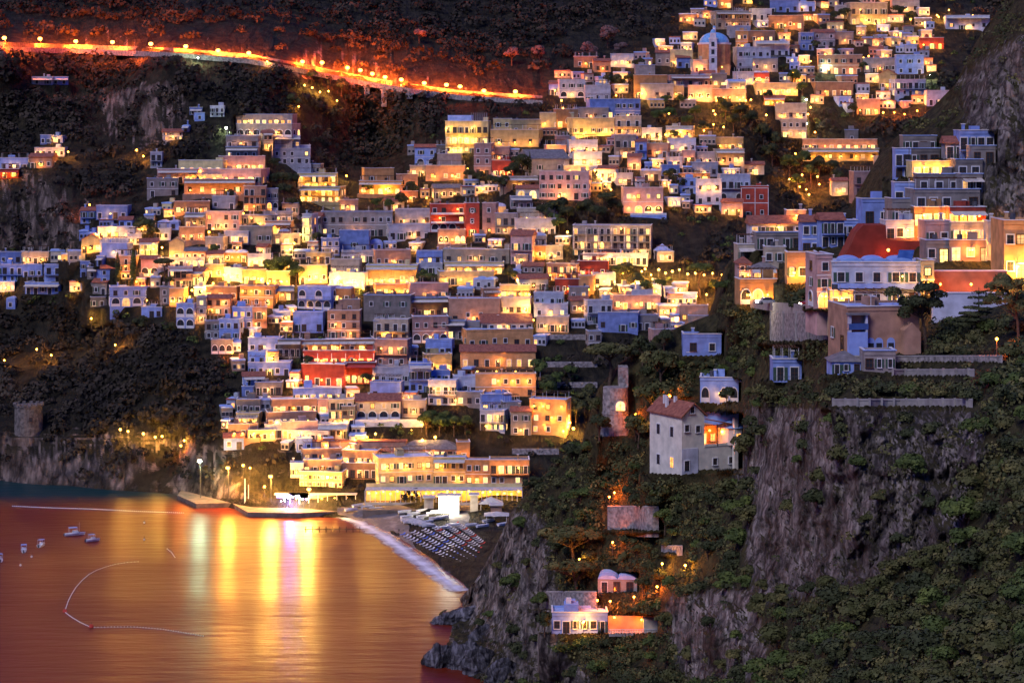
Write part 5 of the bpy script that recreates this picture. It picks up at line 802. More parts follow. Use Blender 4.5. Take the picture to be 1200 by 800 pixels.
# boats afloat
def float_boat(x, y, L_, W_, rz, big, label):
    r = empty('motor_boat', P(x, y, sd(y)), R(rz)); boat_mesh(L_, W_, 'boat_white').obj('hull', r); mb = MB(); h = 1.0 if big else .7
    mb.prismx([(-L_*.15,.5),(L_*.2,.5),(L_*.12,.7+h),(-L_*.1,.75+h)], -W_*.3, W_*.3, 'boat_white'); mb.prismx([(L_*.21,.8),(L_*.14,.65+h),(L_*.1,.65+h),(L_*.12,.8)], -W_*.27, W_*.27, 'glass'); mb.obj('cabin', r)
    mb = MB(); mb.box(-W_*.45,W_*.45,-L_*.3,L_*.1,1.5+h,1.58+h,'roof_skylit'); 
    for a in (-W_*.42, W_*.42):
        for b in (-L_*.28, L_*.08): mb.tube((a,b,.7),(a,b,1.5+h),.04,.04,'trim')
    mb.obj('sunshade', r); mb = MB(); mb.box(-.2,.2,-L_/2-.35,-L_/2,.1,.95,'metal'); mb.obj('outboard_motor', r)
    if big: mb = MB(); mb.tube((0,L_*.2,.8),(0,L_*.2,4.2),.05,.03,'trim'); mb.obj('mast', r)
    tag(r, label, 'boat', 'motor boats moored in the bay')
float_boat(88, 627, 6.6, 2.3, -70, True, 'largest white motor boat with mast, moored left in the bay'); float_boat(109, 634, 4.6, 1.9, -60, False, 'small white motor boat just right of the masted boat')
float_boat(49, 640, 4.3, 1.8, -15, False, 'small white motor boat with raised sunshade, third from left'); float_boat(28, 646, 4.6, 1.9, 10, False, 'small motor boat, second from the left frame edge'); float_boat(-1, 657, 5, 2, 20, False, 'motor boat cut off by the left frame edge')
def buoy_line(path, n, name, label, r_=.15, step=None):
    pts = [P(x, y, sd(y)) for x, y in path]; L_ = [0]
    for a, b in zip(pts, pts[1:]): L_.append(L_[-1]+(b-a).length)
    root = empty(name, pts[0]); me = MB(); me.ball((0,0,.05), r_, 'boat_white', 8, 6); me = me.mesh('float'); mb = MB()
    for a, b in zip(pts, pts[1:]): mb.tube(a-pts[0]+Vector((0,0,.06)), b-pts[0]+Vector((0,0,.06)), .04, .04, 'trim', 5)
    mb.obj('rope', root)
    for i in range(n):
        s_ = L_[-1]*i/(n-1); k = max(j for j in range(len(L_)) if L_[j] <= s_+1e-6); k = min(k, len(pts)-2); t = (s_-L_[k])/(L_[k+1]-L_[k]); link('float', me, root, pts[k].lerp(pts[k+1], t)-pts[0])
    tag(root, label, 'buoy line')
arc = [(162,658),(148,659),(135,661),(124,664),(113,668),(104,673),(96,680),(89,688),(84,696),(80,704),(77,713),(76,717)]
buoy_line(arc, 70, 'buoy_line', 'curved white buoy line enclosing the bathing area in the bay')
buoy_line([(76,717),(84,723),(94,729),(107,735)], 26, 'buoy_line', 'short straight buoy line joining the two corner buoys', .17)
buoy_line([(107,735),(130,734.5),(160,734.5),(190,737),(215,741),(238,745)], 40, 'buoy_line', 'dotted buoy line running right across the bay', .17)
buoy_line([(196,643),(201,647),(205,653)], 9, 'buoy_line', 'tiny arc of floats under the dark water patch', .2)
buoy_line([(15,593),(60,595),(110,596.5),(160,599),(215,601)], 90, 'buoy_line', 'boat light trail built as a floating line off the left cliff foot', .25)  # a moving boat's light trail, made here as rope and floats
for i, (x, y) in enumerate(((76,717),(107,735),(37,653),(24,663),(169,613),(169,633))):
    mb = MB(); mb.ball((0,0,.3), .6 if i < 2 else .35, 'boat_white' if i > 1 else 'redcloth', 10, 7); mb.tube((0,0,.6),(0,0,1.5),.06,.05,'metal'); o = mb.obj('mooring_buoy'); o.location = P(x, y, sd(y)); tag(o, None, 'buoy', 'mooring buoys in the bay'); LAB.append((o, x, y, 'small red mooring buoy' if i < 2 else 'tiny pale mooring buoy'))
# rocks at the headland foot
from mathutils import noise as mnoise
def sea_rock(x, y, rx, ry, rz_, seed, label, rot=0):
    import bmesh
    bm = bmesh.new(); bmesh.ops.create_icosphere(bm, subdivisions=5, radius=1)
    for v in bm.verts:
        p = v.co.copy(); q = p*1.1+Vector((seed*7.1,0,0)); n = mnoise.fractal(q, .9, 2.1, 6)*.17; c = -abs(mnoise.noise(Vector((p.x*2.2+p.z*1.4, p.y*2, p.z*3-p.x))+Vector((seed,)*3)))*.35; v.co = p*(1+n+c); v.co.x *= rx; v.co.y *= ry; v.co.z *= rz_
    me = bpy.data.meshes.new('sea_rock'); bm.to_mesh(me); bm.free(); me.materials.append(MAT['sea_rock_mat']); o = link('sea_rock', me, None, P(x, y, sd(y))+Vector((0,0,-.2)), rot); o.rotation_euler = (0, R(-18), R(rot)); tag(o, label, 'rock', 'rocks at the foot of the headland')
sea_rock(518, 778, 5.2, 4, 5.5, 1, 'dark sea rock furthest left at the headland foot', 20); sea_rock(545, 781, 6, 4, 7, 2, 'big slanting sea rock between two others in the water', -15); sea_rock(566, 788, 5, 4, 7.5, 3, 'tall sea rock touching the foot of the cliff', 35)
sea_rock(530, 728, 7.5, 5, 3.4, 4, 'low flat rock ledge reaching left from the headland', 10); sea_rock(572, 757, 5, 4, 6, 5, 'rounded rock leaning on the cliff above the sea rocks', 0); sea_rock(590, 800, 6, 4, 6, 6, 'rock at the lowest edge of the frame by the cliff', 50)
# bamboo trellis near bottom right
d = nearD(1095, 795)-3; r = empty('trellis', P(1105, 796, d)); mb = MB()
for i in range(12): x = -3.2+i*.6+random.uniform(-.1,.1); mb.tube((x,0,-1),(x+random.uniform(-.15,.15),0,random.uniform(1,2.3)),.045,.035,'bark')
for z in (.2,.9): mb.tube((-3.4,0,z),(4.2,-.1,z+.1),.04,.04,'bark')
mb.tube((-1.5,0,0),(-1.3,0,3.3),.06,.04,'bark'); mb.obj('pole', r); tag(r, 'rough cane trellis among shrubs at the lower right', 'trellis')
# ---------------------------------------------------------------- the smallest houses, past the three hundred built one by one
FP = [[(480,180),(700,150),(800,155),(860,200),(840,235),(780,235),(700,228),(620,230),(480,240)], [(645,95),(760,60),(830,5),(1070,0),(1095,35),(1090,125),(1000,132),(940,118),(880,125),(760,130)], [(100,265),(260,238),(360,285),(370,400),(250,400),(130,345),(-10,345),(-10,303),(95,303)],
      [(340,255),(660,262),(690,380),(640,400),(560,480),(300,480),(260,400)], [(660,340),(800,345),(840,390),(700,395)], [(265,480),(420,480),(420,530),(350,530),(262,525)], [(770,180),(850,165),(870,250),(790,250)]]
mb = MB(); rf = random.Random(9); nfill = 0; FL = []
for k in range(9000):
    po = FP[k % len(FP)]; x = rf.uniform(min(p[0] for p in po), max(p[0] for p in po)); y = rf.uniform(min(p[1] for p in po), max(p[1] for p in po)); w = rf.uniform(9, 20); hh = rf.uniform(7, 11)*(1+(y > 300)*.2)
    if not inpoly(np.array([x]), np.array([y]), po)[0] or x-w/2 < -8: continue
    sl_ = HM[max(0,int(y-hh)):int(y), max(0,int(x-w/2)):int(x+w/2)]
    if sl_.size == 0 or sl_.mean() > .22: continue
    d = farD(x, y); s = d/F; p = P(x, y, d); yw = R(rf.uniform(-16,16)); nb_ = MB(); W = w*s/2; h = hh*s; D = rf.uniform(6,9); c = rf.choice('WWBCYPSSTC')+rf.choice(('','1','2')); nb_.box(-W,W,0,D,-4,h,'plaster_'+c); nb_.box(-W-.15,W+.15,-.2,D+.1,h,h+.5,'roof_skylit' if rf.random() < .7 else 'tiles'); nb_.box(-W+.3,W-.3,.2,D,h+.5,h+.55,'roof_skylit')
    if rf.random() < .5: a = rf.uniform(-W*.5,W*.3); nb_.box(a,a+1.6,2,4,h+.5,h+2.3,'plaster_'+c)
    n = max(2, int(w/4)); lt = rf.random() < .5
    for i in range(n):
        u = -W+2*W*(i+.5)/n; g = rf.choice(('lit','lit_orange','lit_dim')) if rf.random() < (.6 if lt else .2) else 'glass'; z0 = h*.25; nb_.box(u-.5,u+.5,-.06,.02,z0,z0+min(1.5,h*.6),g); nb_.box(u-.62,u+.62,-.14,.02,z0-.12,z0,'trim'); nb_.box(u-.62,u+.62,-.1,.02,z0+min(1.5,h*.6),z0+min(1.5,h*.6)+.12,'trim')
    ca, sa = math.cos(yw), math.sin(yw); nb_.v = [(p.x+a*ca-b*sa, p.y+a*sa+b*ca, p.z+z) for a, b, z in nb_.v]; o_ = len(mb.v); mb.v += nb_.v
    for f_, m_ in zip(nb_.f, nb_.m): mb.f.append(tuple(i+o_ for i in f_)); mb.m.append(mb.mi(nb_.ms[m_]))
    level(x-w/2, x+w/2, y, d, False, 45, y-hh); mark(x-w/2, x+w/2, y-hh, y); nfill += 1
    if lt: FL.append((x+rf.uniform(-3,3), y-3, d-2))
    if nfill >= 170: break
o = mb.obj('small_houses'); tag(o, 'many small pale houses squeezed between the larger houses of the town', None, None, 'stuff'); print('FILL', nfill, len(FL))
for x, y, d in FL:
    root = empty('garden_lamp', P(x, y+4, d)); q = MB(); q.tube((0,0,-1.5),(0,0,2),.07,.05,'metal',5); q.ball((0,0,2.1), .35, 'bulb', 8, 6); q.obj('post', root); link('lamp_light', light_data('warm', 700, .35), root, (0,-.3,2.1)); tag(root, None, 'lamp', 'small lamps in gardens and lanes'); LAB.append((root, x, y, 'warm doorside lamp'))
# ---------------------------------------------------------------- small lamps: gardens, stairs and lanes
GL = """803 662 N w|776 660 N w|679 655 N w|700 703 N o|715 704 N o|743 699 N o|684 728 N w|714 582 N o|720 577 N o|770 687 N o|718 635 N o|745 485 N o|770 480 N w|785 464 N o|1168 397 N o|1041 120 F w|1090 88 F x|968 80 F x|1075 130 F o|945 117 F x
135 404 F w|43 409 F w|107 373 F y|190 357 F o|60 416 F w|5 422 F w|280 410 F y|272 413 F o|265 150 F x|350 125 F w|357 100 F y|366 103 F y|375 108 F y|385 107 F y|395 118 F w|160 176 F w|168 183 F w|80 178 F w|70 174 F w|63 175 F w|100 242 F o|105 240 F o|313 72 F w|232 68 F x
141 503 F y|150 505 F y|168 508 F y|182 512 F y|190 511 F y|212 522 F o|216 516 F y|285 545 F y|293 548 F y|310 570 F o|470 100 F o|452 222 F y|406 206 F y|497 221 F y|530 206 F w|548 198 F w|560 194 F w|630 262 F y|655 290 F y|660 280 F y|665 272 F y|650 300 F y|580 380 F y|610 350 F y|615 362 F y|620 345 F y|612 335 F y|606 328 F y
625 375 F y|700 335 F y|712 340 F y|720 330 F y|735 342 F y|745 330 F y|752 318 F y|763 322 F y|772 316 F y|780 320 F y|788 318 F y|796 316 F y|806 321 F w|815 320 F w|825 322 F w|835 320 F w|846 322 F w|730 320 F y|740 316 F y|756 315 F y|765 327 F y|805 335 F w|816 347 F w|828 345 F w|840 345 F w|858 340 F y|862 345 F y|850 320 F w
840 118 F w|836 130 F w|838 134 F w|836 146 F w|848 149 F w|820 146 F w|825 153 F w|797 155 F w|773 162 F y|784 133 F w|780 158 F y|755 154 F y|898 135 F w|930 85 F w|945 145 F x|947 134 F w|950 126 F o|955 155 F w|858 99 F w|800 115 F w|808 116 F w|822 113 F w|867 117 F w|874 118 F w|880 117 F w|752 110 F y|762 108 F y|770 105 F y|722 112 F w
660 127 F w|658 118 F w|684 157 F y|690 150 F w|640 180 F w|648 178 F w|675 190 F y|680 186 F y|697 200 F y|700 205 F y|705 210 F y|710 216 F w|716 222 F w|672 205 F y|655 230 F w|925 210 F w|937 219 F w|945 222 F w|948 228 F w|960 216 F w|958 207 F o|940 205 F o|985 182 F w|932 180 F w|1055 53 F o|1027 5 F o|1015 24 F y|1030 27 F y|1025 28 F w|1067 23 F y|920 30 F w|895 28 F w|877 20 F y|950 72 F w|1012 68 F o|1018 66 F o
1035 132 F o|1048 132 F o|1060 134 F o|1085 133 F o|1098 18 F y|1112 12 F w|1140 18 F o|1158 20 F o|805 58 F y|800 62 F y|835 20 F w|1100 20 F w|242 338 F y|250 332 F y|258 340 F y|268 330 F y|276 336 F y|283 330 F y|290 322 F y|298 334 F y|306 328 F y|314 332 F y|322 334 F y|330 330 F y|300 318 F y|280 312 F y|262 322 F y|355 322 F y|362 328 F y|370 324 F y|376 330 F y|360 316 F y|385 335 F y|400 333 F y|412 331 F y|420 335 F y|395 328 F y
215 345 F y|208 350 F y|222 348 F y|225 340 F y|160 330 F o|166 336 F o|172 352 F w|120 315 F w|113 275 F w|128 272 F w|180 292 F y|190 290 F y|245 272 F y|250 268 F w|285 250 F w|305 262 F w|345 285 F y|340 292 F y|335 270 F y|328 276 F y|352 275 F y|470 232 F o|478 208 F w|500 232 F w|640 500 F y|660 505 F y|665 500 F y|672 502 F y|668 495 F y|430 512 F y|440 508 F y|495 515 F y|510 512 F y"""
cnt = 0
for e in GL.replace('\n', '|').split('|'):
    x, y, nf_, k = e.split(); x = float(x); y = float(y); near = nf_ == 'N'; k = dict(w='warm', y='yellow', o='orange', x='white')[k]
    d0 = surf(x, y, near); hgt = 2.6; d = surf(x, y+hgt*F/d0, near)-1.2
    p = P(x, y, d); p.z -= hgt; g = 'orange' if k == 'orange' else k
    root = empty('garden_lamp', p); mb = MB(); mb.tube((0,0,-1.5),(0,0,hgt),.07,.05,'metal',5); rr0 = random.uniform(.28,.5) if d > 650 else .24; mb.ball((0,0,hgt), rr0, BULB[k], 8, 6); mb.obj('post', root); l = link('lamp_light', light_data(k, 900 if not near else 330, rr0*1.1), root, (0,-.3,hgt)); HM[int(y)-2:int(y)+3, int(x)-2:int(x)+3] = True
    tag(root, None, 'lamp', 'small lamps in gardens and lanes'); LAB.append((root, x, y, {'warm':'warm white','yellow':'yellow','orange':'orange','white':'greenish white'}[k]+' garden lamp'))
# ------------------------------------------------------------------ the ground itself
_sy = np.interp(FX, SHX, SHY)[None]; FD = np.where(GY > _sy+5, np.maximum(FD, (H+np.clip((GY-_sy)*.12, .8, 12))*F/np.maximum(GY-R0, 50)), FD)
def soil_attr(o, m):
    a = o.data.attributes.new('soil', 'FLOAT', 'POINT'); a.data.foreach_set('value', (1-m).reshape(-1).astype(np.float32))
V = np.stack([(GX-600)*FD/F, FD, H-(GY-R0)*FD/F], -1)
o = link('hillside', grid_mesh('hillside', V, len(FY), len(FX), 'hill_far')); tag(o, 'dark wooded mountainside rising steeply behind the town', None, None, 'structure'); soil_attr(o, rk)
VN = np.stack([(GNX-600)*ND/F, ND, H-(GNY-R0)*ND/F], -1)
back = []
for k, (dy, dz) in enumerate(((3,-.3),(10,-4),(25,-16),(50,-40),(80,-75),(110,-160))[::-1]):
    b = VN[0].copy(); b[:,1] += dy; b[:,0] += -dy*.15; b[:,2] = np.maximum(b[:,2]+dz, -30 if dz < -50 else -8); back.append(b)
VN = np.concatenate([np.stack(back), VN]); o = link('headland', grid_mesh('headland', VN, VN.shape[0], len(NX), 'hill_near')); tag(o, 'rocky headland slope with cliffs in the foreground', None, None, 'structure'); soil_attr(o, np.concatenate([np.repeat(rkn[:1], 6, 0), rkn]))
# ------------------------------------------------------------------ foliage
def leaf_quads(C, N, size, jit=.4):
    n = len(C); nn = N+rng.normal(0, jit, (n,3)); nn /= np.linalg.norm(nn, axis=1, keepdims=True)+1e-9
    t = np.cross(nn, rng.normal(0, 1, (n,3))); t /= np.linalg.norm(t, axis=1, keepdims=True)+1e-9; b = np.cross(nn, t); s = (size*rng.uniform(.6,1.4,n))[:,None] if np.isscalar(size) else (size*rng.uniform(.6,1.4,n))[:,None]
    return np.stack([C-t*s-b*s*.6, C+t*s*.9-b*s*.7, C+t*s+b*s*.6, C-t*s*.8+b*s*.8], 1)
def blob(n, c, r, zmin=-.35):
    v = rng.normal(0, 1, (int(n*1.6),3)); v /= np.linalg.norm(v, axis=1, keepdims=True); v = v[v[:,2] > zmin][:n]; rad = rng.uniform(.72, 1.06, len(v))**.7
    return np.array(c)+v*rad[:,None]*np.array(r), v
def crown(spec, leafs, size):   # spec: list of (centre, radii)
    Cs, Ns = [], []; vol = sum(r[0]*r[1] for _, r in spec)
    for c, r in spec: p, v = blob(int(leafs*r[0]*r[1]/vol), c, r); Cs.append(p); Ns.append(v)
    return leaf_quads(np.concatenate(Cs), np.concatenate(Ns), size)
TM = {}
def tree_mesh(kind, i):
    k = (kind, i)
    if k in TM: return TM[k]
    rr = random.Random(hash((kind == 'pine', kind == 'bush', kind == 'cypress', kind == 'round', i))); U = rr.uniform; mb = MB()
    if kind == 'round':   # unit tree height 6
        sp = [((U(-.5,.5),U(-.5,.5),4.2+U(-.3,.3)),(1.7,1.7,1.4))]+[((1.6*math.cos(a)+U(-.3,.3),1.6*math.sin(a)+U(-.3,.3),3.4+U(-.7,1.0)),(U(.9,1.4),)*2+(U(.7,1.1),)) for a in [U(0,6.28) for _ in range(7)]]
        Q = crown(sp, 1300, .2); mb.tube((0,0,-1),(U(-.2,.2),0,2.6),.22,.14,'bark'); 
        for c, r in sp[1:5]: mb.tube((0,0,1.8), c, .12, .04, 'bark', 5)
    elif kind == 'bush':
        sp = [((U(-1,1),U(-.9,.9),.8+U(-.2,.5)),(U(.8,1.3),U(.8,1.3),U(.6,1.1))) for _ in range(6)]; Q = crown(sp, 800, .16); mb.tube((0,0,-.6),(0,0,.8),.12,.08,'bark',5)
    elif kind == 'cypress':
        sp = [((U(-.08,.08),U(-.08,.08),.8+j*.85),(.62*math.sin(math.pi*min(.97,.25+j/10)),)*2+(.8,)) for j in range(9)]; Q = crown(sp, 900, .13); mb.tube((0,0,-1),(0,0,1.2),.18,.14,'bark')
    elif kind == 'pine':  # umbrella pine, 10 high, crown 11 wide
        sp = [((4*math.cos(a)*U(.3,1),3.6*math.sin(a)*U(.3,1),8.4+U(-.5,.7)),(U(1.3,2.0),U(1.3,2.0),U(.6,.95))) for a in [j*6.28/13+U(-.2,.2) for j in range(13)]]+[((0,0,9.2),(2.4,2.4,.9))]; Q = crown(sp, 3600, .2)
        mb.tube((0,0,-2),(.5,0,4),.38,.28,'bark',8); mb.tube((.5,0,4),(0,.1,7.3),.28,.18,'bark',7)
        for c, r in sp[::2]: mb.tube((.2,0,5.2+U(0,1.5)), (c[0],c[1],c[2]-.4), .15, .05, 'bark', 5)
    elif kind == 'loose':  # open crowned pine with long bare trunk
        sp = [((U(-4.2,4.2),U(-3,3),8+U(-2.2,3.0)),(U(1.0,1.9),U(1.0,1.9),U(.7,1.2))) for _ in range(17)]; Q = crown(sp, 4200, .17); mb.tube((1.2,0,-2),(.9,0,3.5),.32,.26,'bark',8); mb.tube((.9,0,3.5),(.2,0,7.5),.26,.14,'bark',7)
        for c, r in sp: mb.tube((.5,0,4+U(0,3)), c, .13, .04, 'bark', 5)
    elif kind == 'tier':
        sp = []
        for j in range(7):
            for _ in range(4): a = U(0,6.28); w = (1-j/8)*3.4; sp.append(((w*math.cos(a)*.7,w*math.sin(a)*.7,2.4+j*1.15),(w*.5+.3,w*.45+.3,.35)))
        Q = crown(sp, 3200, .17); mb.tube((0,0,-2),(0,0,10.5),.3,.05,'bark',7)
    elif kind == 'palm':
        C, N = [], []
        for j in range(16):
            a = j*6.28/16+U(-.2,.2); L_ = U(2.0,2.8); up = U(.2,1.3)
            for t in np.linspace(.15,1,26): C.append((L_*t*math.cos(a), L_*t*math.sin(a), 4.6+up*t*2-2.3*t*t)); N.append((0,0,1))
        Q = leaf_quads(np.array(C), np.array(N, float), .2); mb.tube((0,0,-1),(.2,0,4.6),.24,.17,'bark',7)
    TM[k] = (Q, mb.mesh('trunk')); return TM[k]
CMC = {}
def tree(kind, i, loc, sc, leaf, name, label=None, px=None, rz=0, group=None, cat='tree', ph=None):
    Q, tm = tree_mesh(kind, i); k = (kind, i, leaf)
    if k not in CMC: CMC[k] = quads_mesh('crown', Q, [leaf])
    r = empty(name, loc, rz); r.scale = sc if hasattr(sc, '__len__') else (sc,)*3; link('crown', CMC[k], r); link('trunk', tm, r); tag(r, label, cat, group)
    if not label: LAB.append((r, px[0], px[1], ph)) 
    return r
# hero trees
tree('pine', 0, P(713, 452, nearD(713,452)-1), (1.45,1.4,1.02), 'leaf_olive', 'umbrella_pine', 'flat-topped umbrella pine standing behind the round watchtower')
tree('loose', 0, P(1077, 410, nearD(1077,412)-2), (1.05,1.0,.98), 'leaf_dark', 'pine_tree', 'tall dark pine with bare leaning trunk before the blue-white villa')
tree('tier', 0, P(1147, 392, nearD(1147,392)), (1.0,1.0,.76), 'leaf_dark', 'conifer_tree', 'dark conifer with flat layered branches before the pale garden wall')
tree('loose', 1, P(1187, 400, nearD(1187,400)), (.85,.85,.9), 'leaf_olive', 'pine_tree', 'lamp-lit tree at the right frame edge beside the orange block')
tree('pine', 1, P(668, 676, nearD(668,676)), (1.5,1.2,1.15), 'leaf_olive', 'umbrella_pine', 'broad olive-green pine over the shore path left of the stone wall'); tree('pine', 2, P(672, 708, nearD(672,708)), (1.25,1.1,1.0), 'leaf_olive', 'umbrella_pine', 'lower broad pine left of the vaulted stone cottage')
tree('loose', 2, P(626, 585, nearD(626,586)), (.62,.62,.5), 'leaf_dark', 'pine_tree', 'dark tree leaning out over the beach end of the promenade')
for j, (x, y, s_, lf, lab) in enumerate(((753,424,1.1,'leaf_dark','dark round tree right of the umbrella pine'),(778,413,.95,'leaf_dark','dark round tree in front of the peach house corner'),(775,455,1.7,'leaf_olive','pale olive tree between tower and sky-tinted arched house'),(766,492,1.6,'leaf_olive','lamp-lit olive tree behind the red-roofed villa'),(748,520,1.2,'leaf_olive','olive tree between watchtower and red-roofed villa'))):
    tree('round', j % 4, P(x, y, nearD(x, max(y, ridge(x)+2))-1), s_, lf, 'round_tree', lab)
for x, y, s_, lf in ((877,548,1.25,'leaf_olive'),(881,520,1.0,'leaf_dark'),(779,622,.9,'leaf_green'),(754,696,.7,'leaf_dark'),(779,742,.8,'leaf_olive'),(638,742,.9,'leaf_dark'),(632,716,.8,'leaf_green'),(852,474,.7,'leaf_dark'),(702,512,1.0,'leaf_dark'),(745,512,.9,'leaf_green'),(701,490,.9,'leaf_olive')):
    tree('round', int(x) % 4, P(x, y, nearD(x, y)-1.5), s_, lf, 'garden_tree', None, (x, y-8), x, 'trees beside the headland houses', 'tree', dict(leaf_dark='dark', leaf_green='green', leaf_olive='olive')[lf]+' tree close by a headland building')
# town gardens
TG = """612 205 1.5 d round|600 210 1.2 d round|621 205 1.3 d cypress|563 218 1.2 d round|550 214 1.1 d round|575 222 1.1 d round|590 225 1.2 d round|470 245 1.3 d round|482 232 1.2 d round|455 248 1.0 g round|440 246 1.0 g round|138 338 2.0 d cypress|156 338 2.0 g cypress|192 330 1.6 d pine0|200 336 .8 d round|325 330 1.6 g round|338 326 1.5 g round|314 322 1.1 g round|347 332 1.2 g round|392 288 .9 d round|372 287 .9 d round|385 290 .8 d round
495 334 1.0 g round|505 336 1.0 g round|596 330 1.0 y round|604 332 .8 y round|655 272 1.0 g round|648 265 .9 g round|735 332 1.4 y round|745 340 1.2 y round|727 330 1.2 g round|757 345 1.0 g round|773 342 .9 g round|820 345 1.8 g pine1|838 345 1.0 g round|700 262 1.4 d round|655 258 1.6 d round|640 262 1.4 d round|665 262 1.3 d round|710 252 1.6 d pine2|720 252 1.3 d round|686 258 1.5 d round|792 222 1.3 d palm|785 216 1.3 d round|800 224 .9 d round|805 232 .8 d palm
740 110 1.5 d pine0|725 106 1.3 d round|715 104 1.2 d round|750 85 1.2 d round|790 165 .9 d round|735 135 1.0 g round|770 145 1.3 g round|785 143 1.2 g round|806 150 1.1 g round|815 140 1.1 g round|825 158 1.1 d round|850 138 1.3 d round|868 142 1.4 d round|880 150 1.5 d round|860 152 1.3 d round|846 128 1.0 g round|932 100 1.3 g round|940 112 1.2 g round|780 125 1.0 g round|798 124 .9 g round|900 118 1.0 d round|895 168 1.6 d round|910 178 1.6 d round|905 192 1.6 d round
925 205 1.5 g round|940 200 1.6 g round|950 212 1.3 g round|935 222 1.3 g round|960 205 1.4 d round|975 206 1.4 d round|980 216 1.2 d round|990 25 1.3 d round|978 26 1.0 d round|955 60 1.0 d round|918 88 1.0 d round|1012 84 1.0 d round|1000 135 1.0 d round|1092 100 1.2 d round|1068 28 1.1 d round|1052 22 1.4 d round|500 505 1.2 g round|515 508 1.1 g round|532 508 1.2 g round|545 506 1.0 g round|522 500 1.0 g round|508 497 .9 g round|630 445 1.2 g round|645 470 1.3 g round|652 455 1.1 g round|640 460 1.1 d round|668 445 1.1 g round
685 480 1.3 y round|675 492 1.3 y round|692 470 1.2 y round|380 448 .7 d round|390 450 .7 d round|430 452 .8 d round|350 432 .7 d round|360 430 .7 d round|650 500 .9 y round|440 420 .5 d round|165 275 1.4 y round|175 276 1.2 y round|180 282 1.0 d round|165 392 1.3 d round|200 395 1.1 d round|250 300 .9 g round|300 275 .8 d round|270 235 .9 d round|333 235 1.3 d round|325 222 1.3 d round|340 222 1.3 d round|345 250 1.2 d round|322 200 1.2 d round|365 96 1.2 y round|344 130 1.3 y round|400 110 1.4 y round|560 250 .6 d round|430 228 1 g round"""
for e in TG.replace('\n', '|').split('|'):
    x, y, s_, c, kd = e.split(); x = float(x); y = float(y); i = 0
    if kd[-1].isdigit(): i = int(kd[-1]); kd = kd[:-1]; s_ = float(s_)*.62
    else: i = random.randrange(3)
    s_ = float(s_)*random.uniform(.9, 1.1); nm = {'pine':'umbrella_pine','cypress':'cypress_tree','palm':'palm_tree','round':'garden_tree'}[kd]; lf = dict(d='leaf_dark', g='leaf_green', y='leaf_olive')[c]
    tree(kd, i, P(x, y, farD(x, y)-2), (s_, s_, s_*(1.15 if kd == 'cypress' else 1)), lf, nm, None, (x, y-8), random.uniform(0, 6), 'trees in the town gardens', 'tree', dict(d='dark', g='green', y='lamp-lit')[c]+' '+dict(pine='umbrella pine', cypress='slim cypress', palm='palm', round='round tree')[kd])
# headland shrubs, individually
cover = HM.copy(); rj = random.Random(5); placed = 0; tries = 0; spots = []; BIG = []
pr = lambda x, y: any(inpoly(np.array([x*1.0]), np.array([y*1.0]), p)[0] for p in ROCKN)
big = 0
for k in range(2600):
    x = rj.uniform(850, 1215); y = rj.uniform(575, 850); hh = rj.uniform(3.2, 6.2)
    if pr(x, y): continue
    d = nearD(x, y); px_ = F/d; r_ = hh*.5*px_
    if any((x-a)**2+(1.5*(y-b))**2 < (r_*.95+c*.5)**2 for a, b, c in BIG): continue
    BIG.append((x, y, r_)); s_ = hh/5.6; lf = rj.choice(('leaf_dark','leaf_green','leaf_olive','leaf_olive')); spots.append((x, y)); big += 1
    tree('round', rj.randrange(4), P(x, y, d+.3)-Vector((0,0,hh*.22)), (s_*1.25, s_*1.25, s_), lf, 'bushy_tree', None, (x, y-r_), rj.uniform(0,6), 'bushy trees on the lower right slope', 'tree', dict(leaf_dark='dark', leaf_green='green', leaf_olive='olive')[lf]+' rounded tree')
    if big > 95: break
while placed < 260 and tries < 16000:
    tries += 1; x = rj.uniform(560, 1210); y = rj.uniform(300, 830)
    if y < ridge(x)+2 or (x > 1130 and y < 262) or (pr(x, y) and rj.random() < .93): continue
    if x > 960 and y < 372: continue
    d = nearD(x, y); px_ = F/d; hh = 1.7+3.6*rj.random()**1.8; w = hh*1.0
    if x > 860 and y > 560: hh = 2.0+3.0*rj.random(); w = hh
    bx_ = (int(x-w*px_), int(x+w*px_), int(y-hh*px_*1.1), int(y)); 
    if cover[max(0,bx_[2]):max(1,min(819,bx_[3])), max(0,bx_[0]):min(1219,bx_[1])].any(): continue
    if any((x-a)**2+(y-b)**2 < (3.6*w*.5*px_)**2*.35 for a, b in spots): continue
    spots.append((x, y)); placed += 1; kd = 'bush' if hh < 2.6 else 'round'; s_ = hh/(2 if kd == 'bush' else 5.4)*1.0
    lf = rj.choice(('leaf_dark','leaf_dark','leaf_green','leaf_olive')); i = rj.randrange(4)
    tree(kd, i, P(x, y, d+.3), (s_*1.15, s_*1.15, s_), lf, 'shrub' if kd == 'bush' else 'small_tree', None, (x, y-6), rj.uniform(0,6), 'shrubs and small trees on the headland', 'shrub' if kd == 'bush' else 'tree', dict(leaf_dark='dark', leaf_green='green', leaf_olive='olive')[lf]+(' shrub' if kd == 'bush' else ' bushy tree')+' on headland')
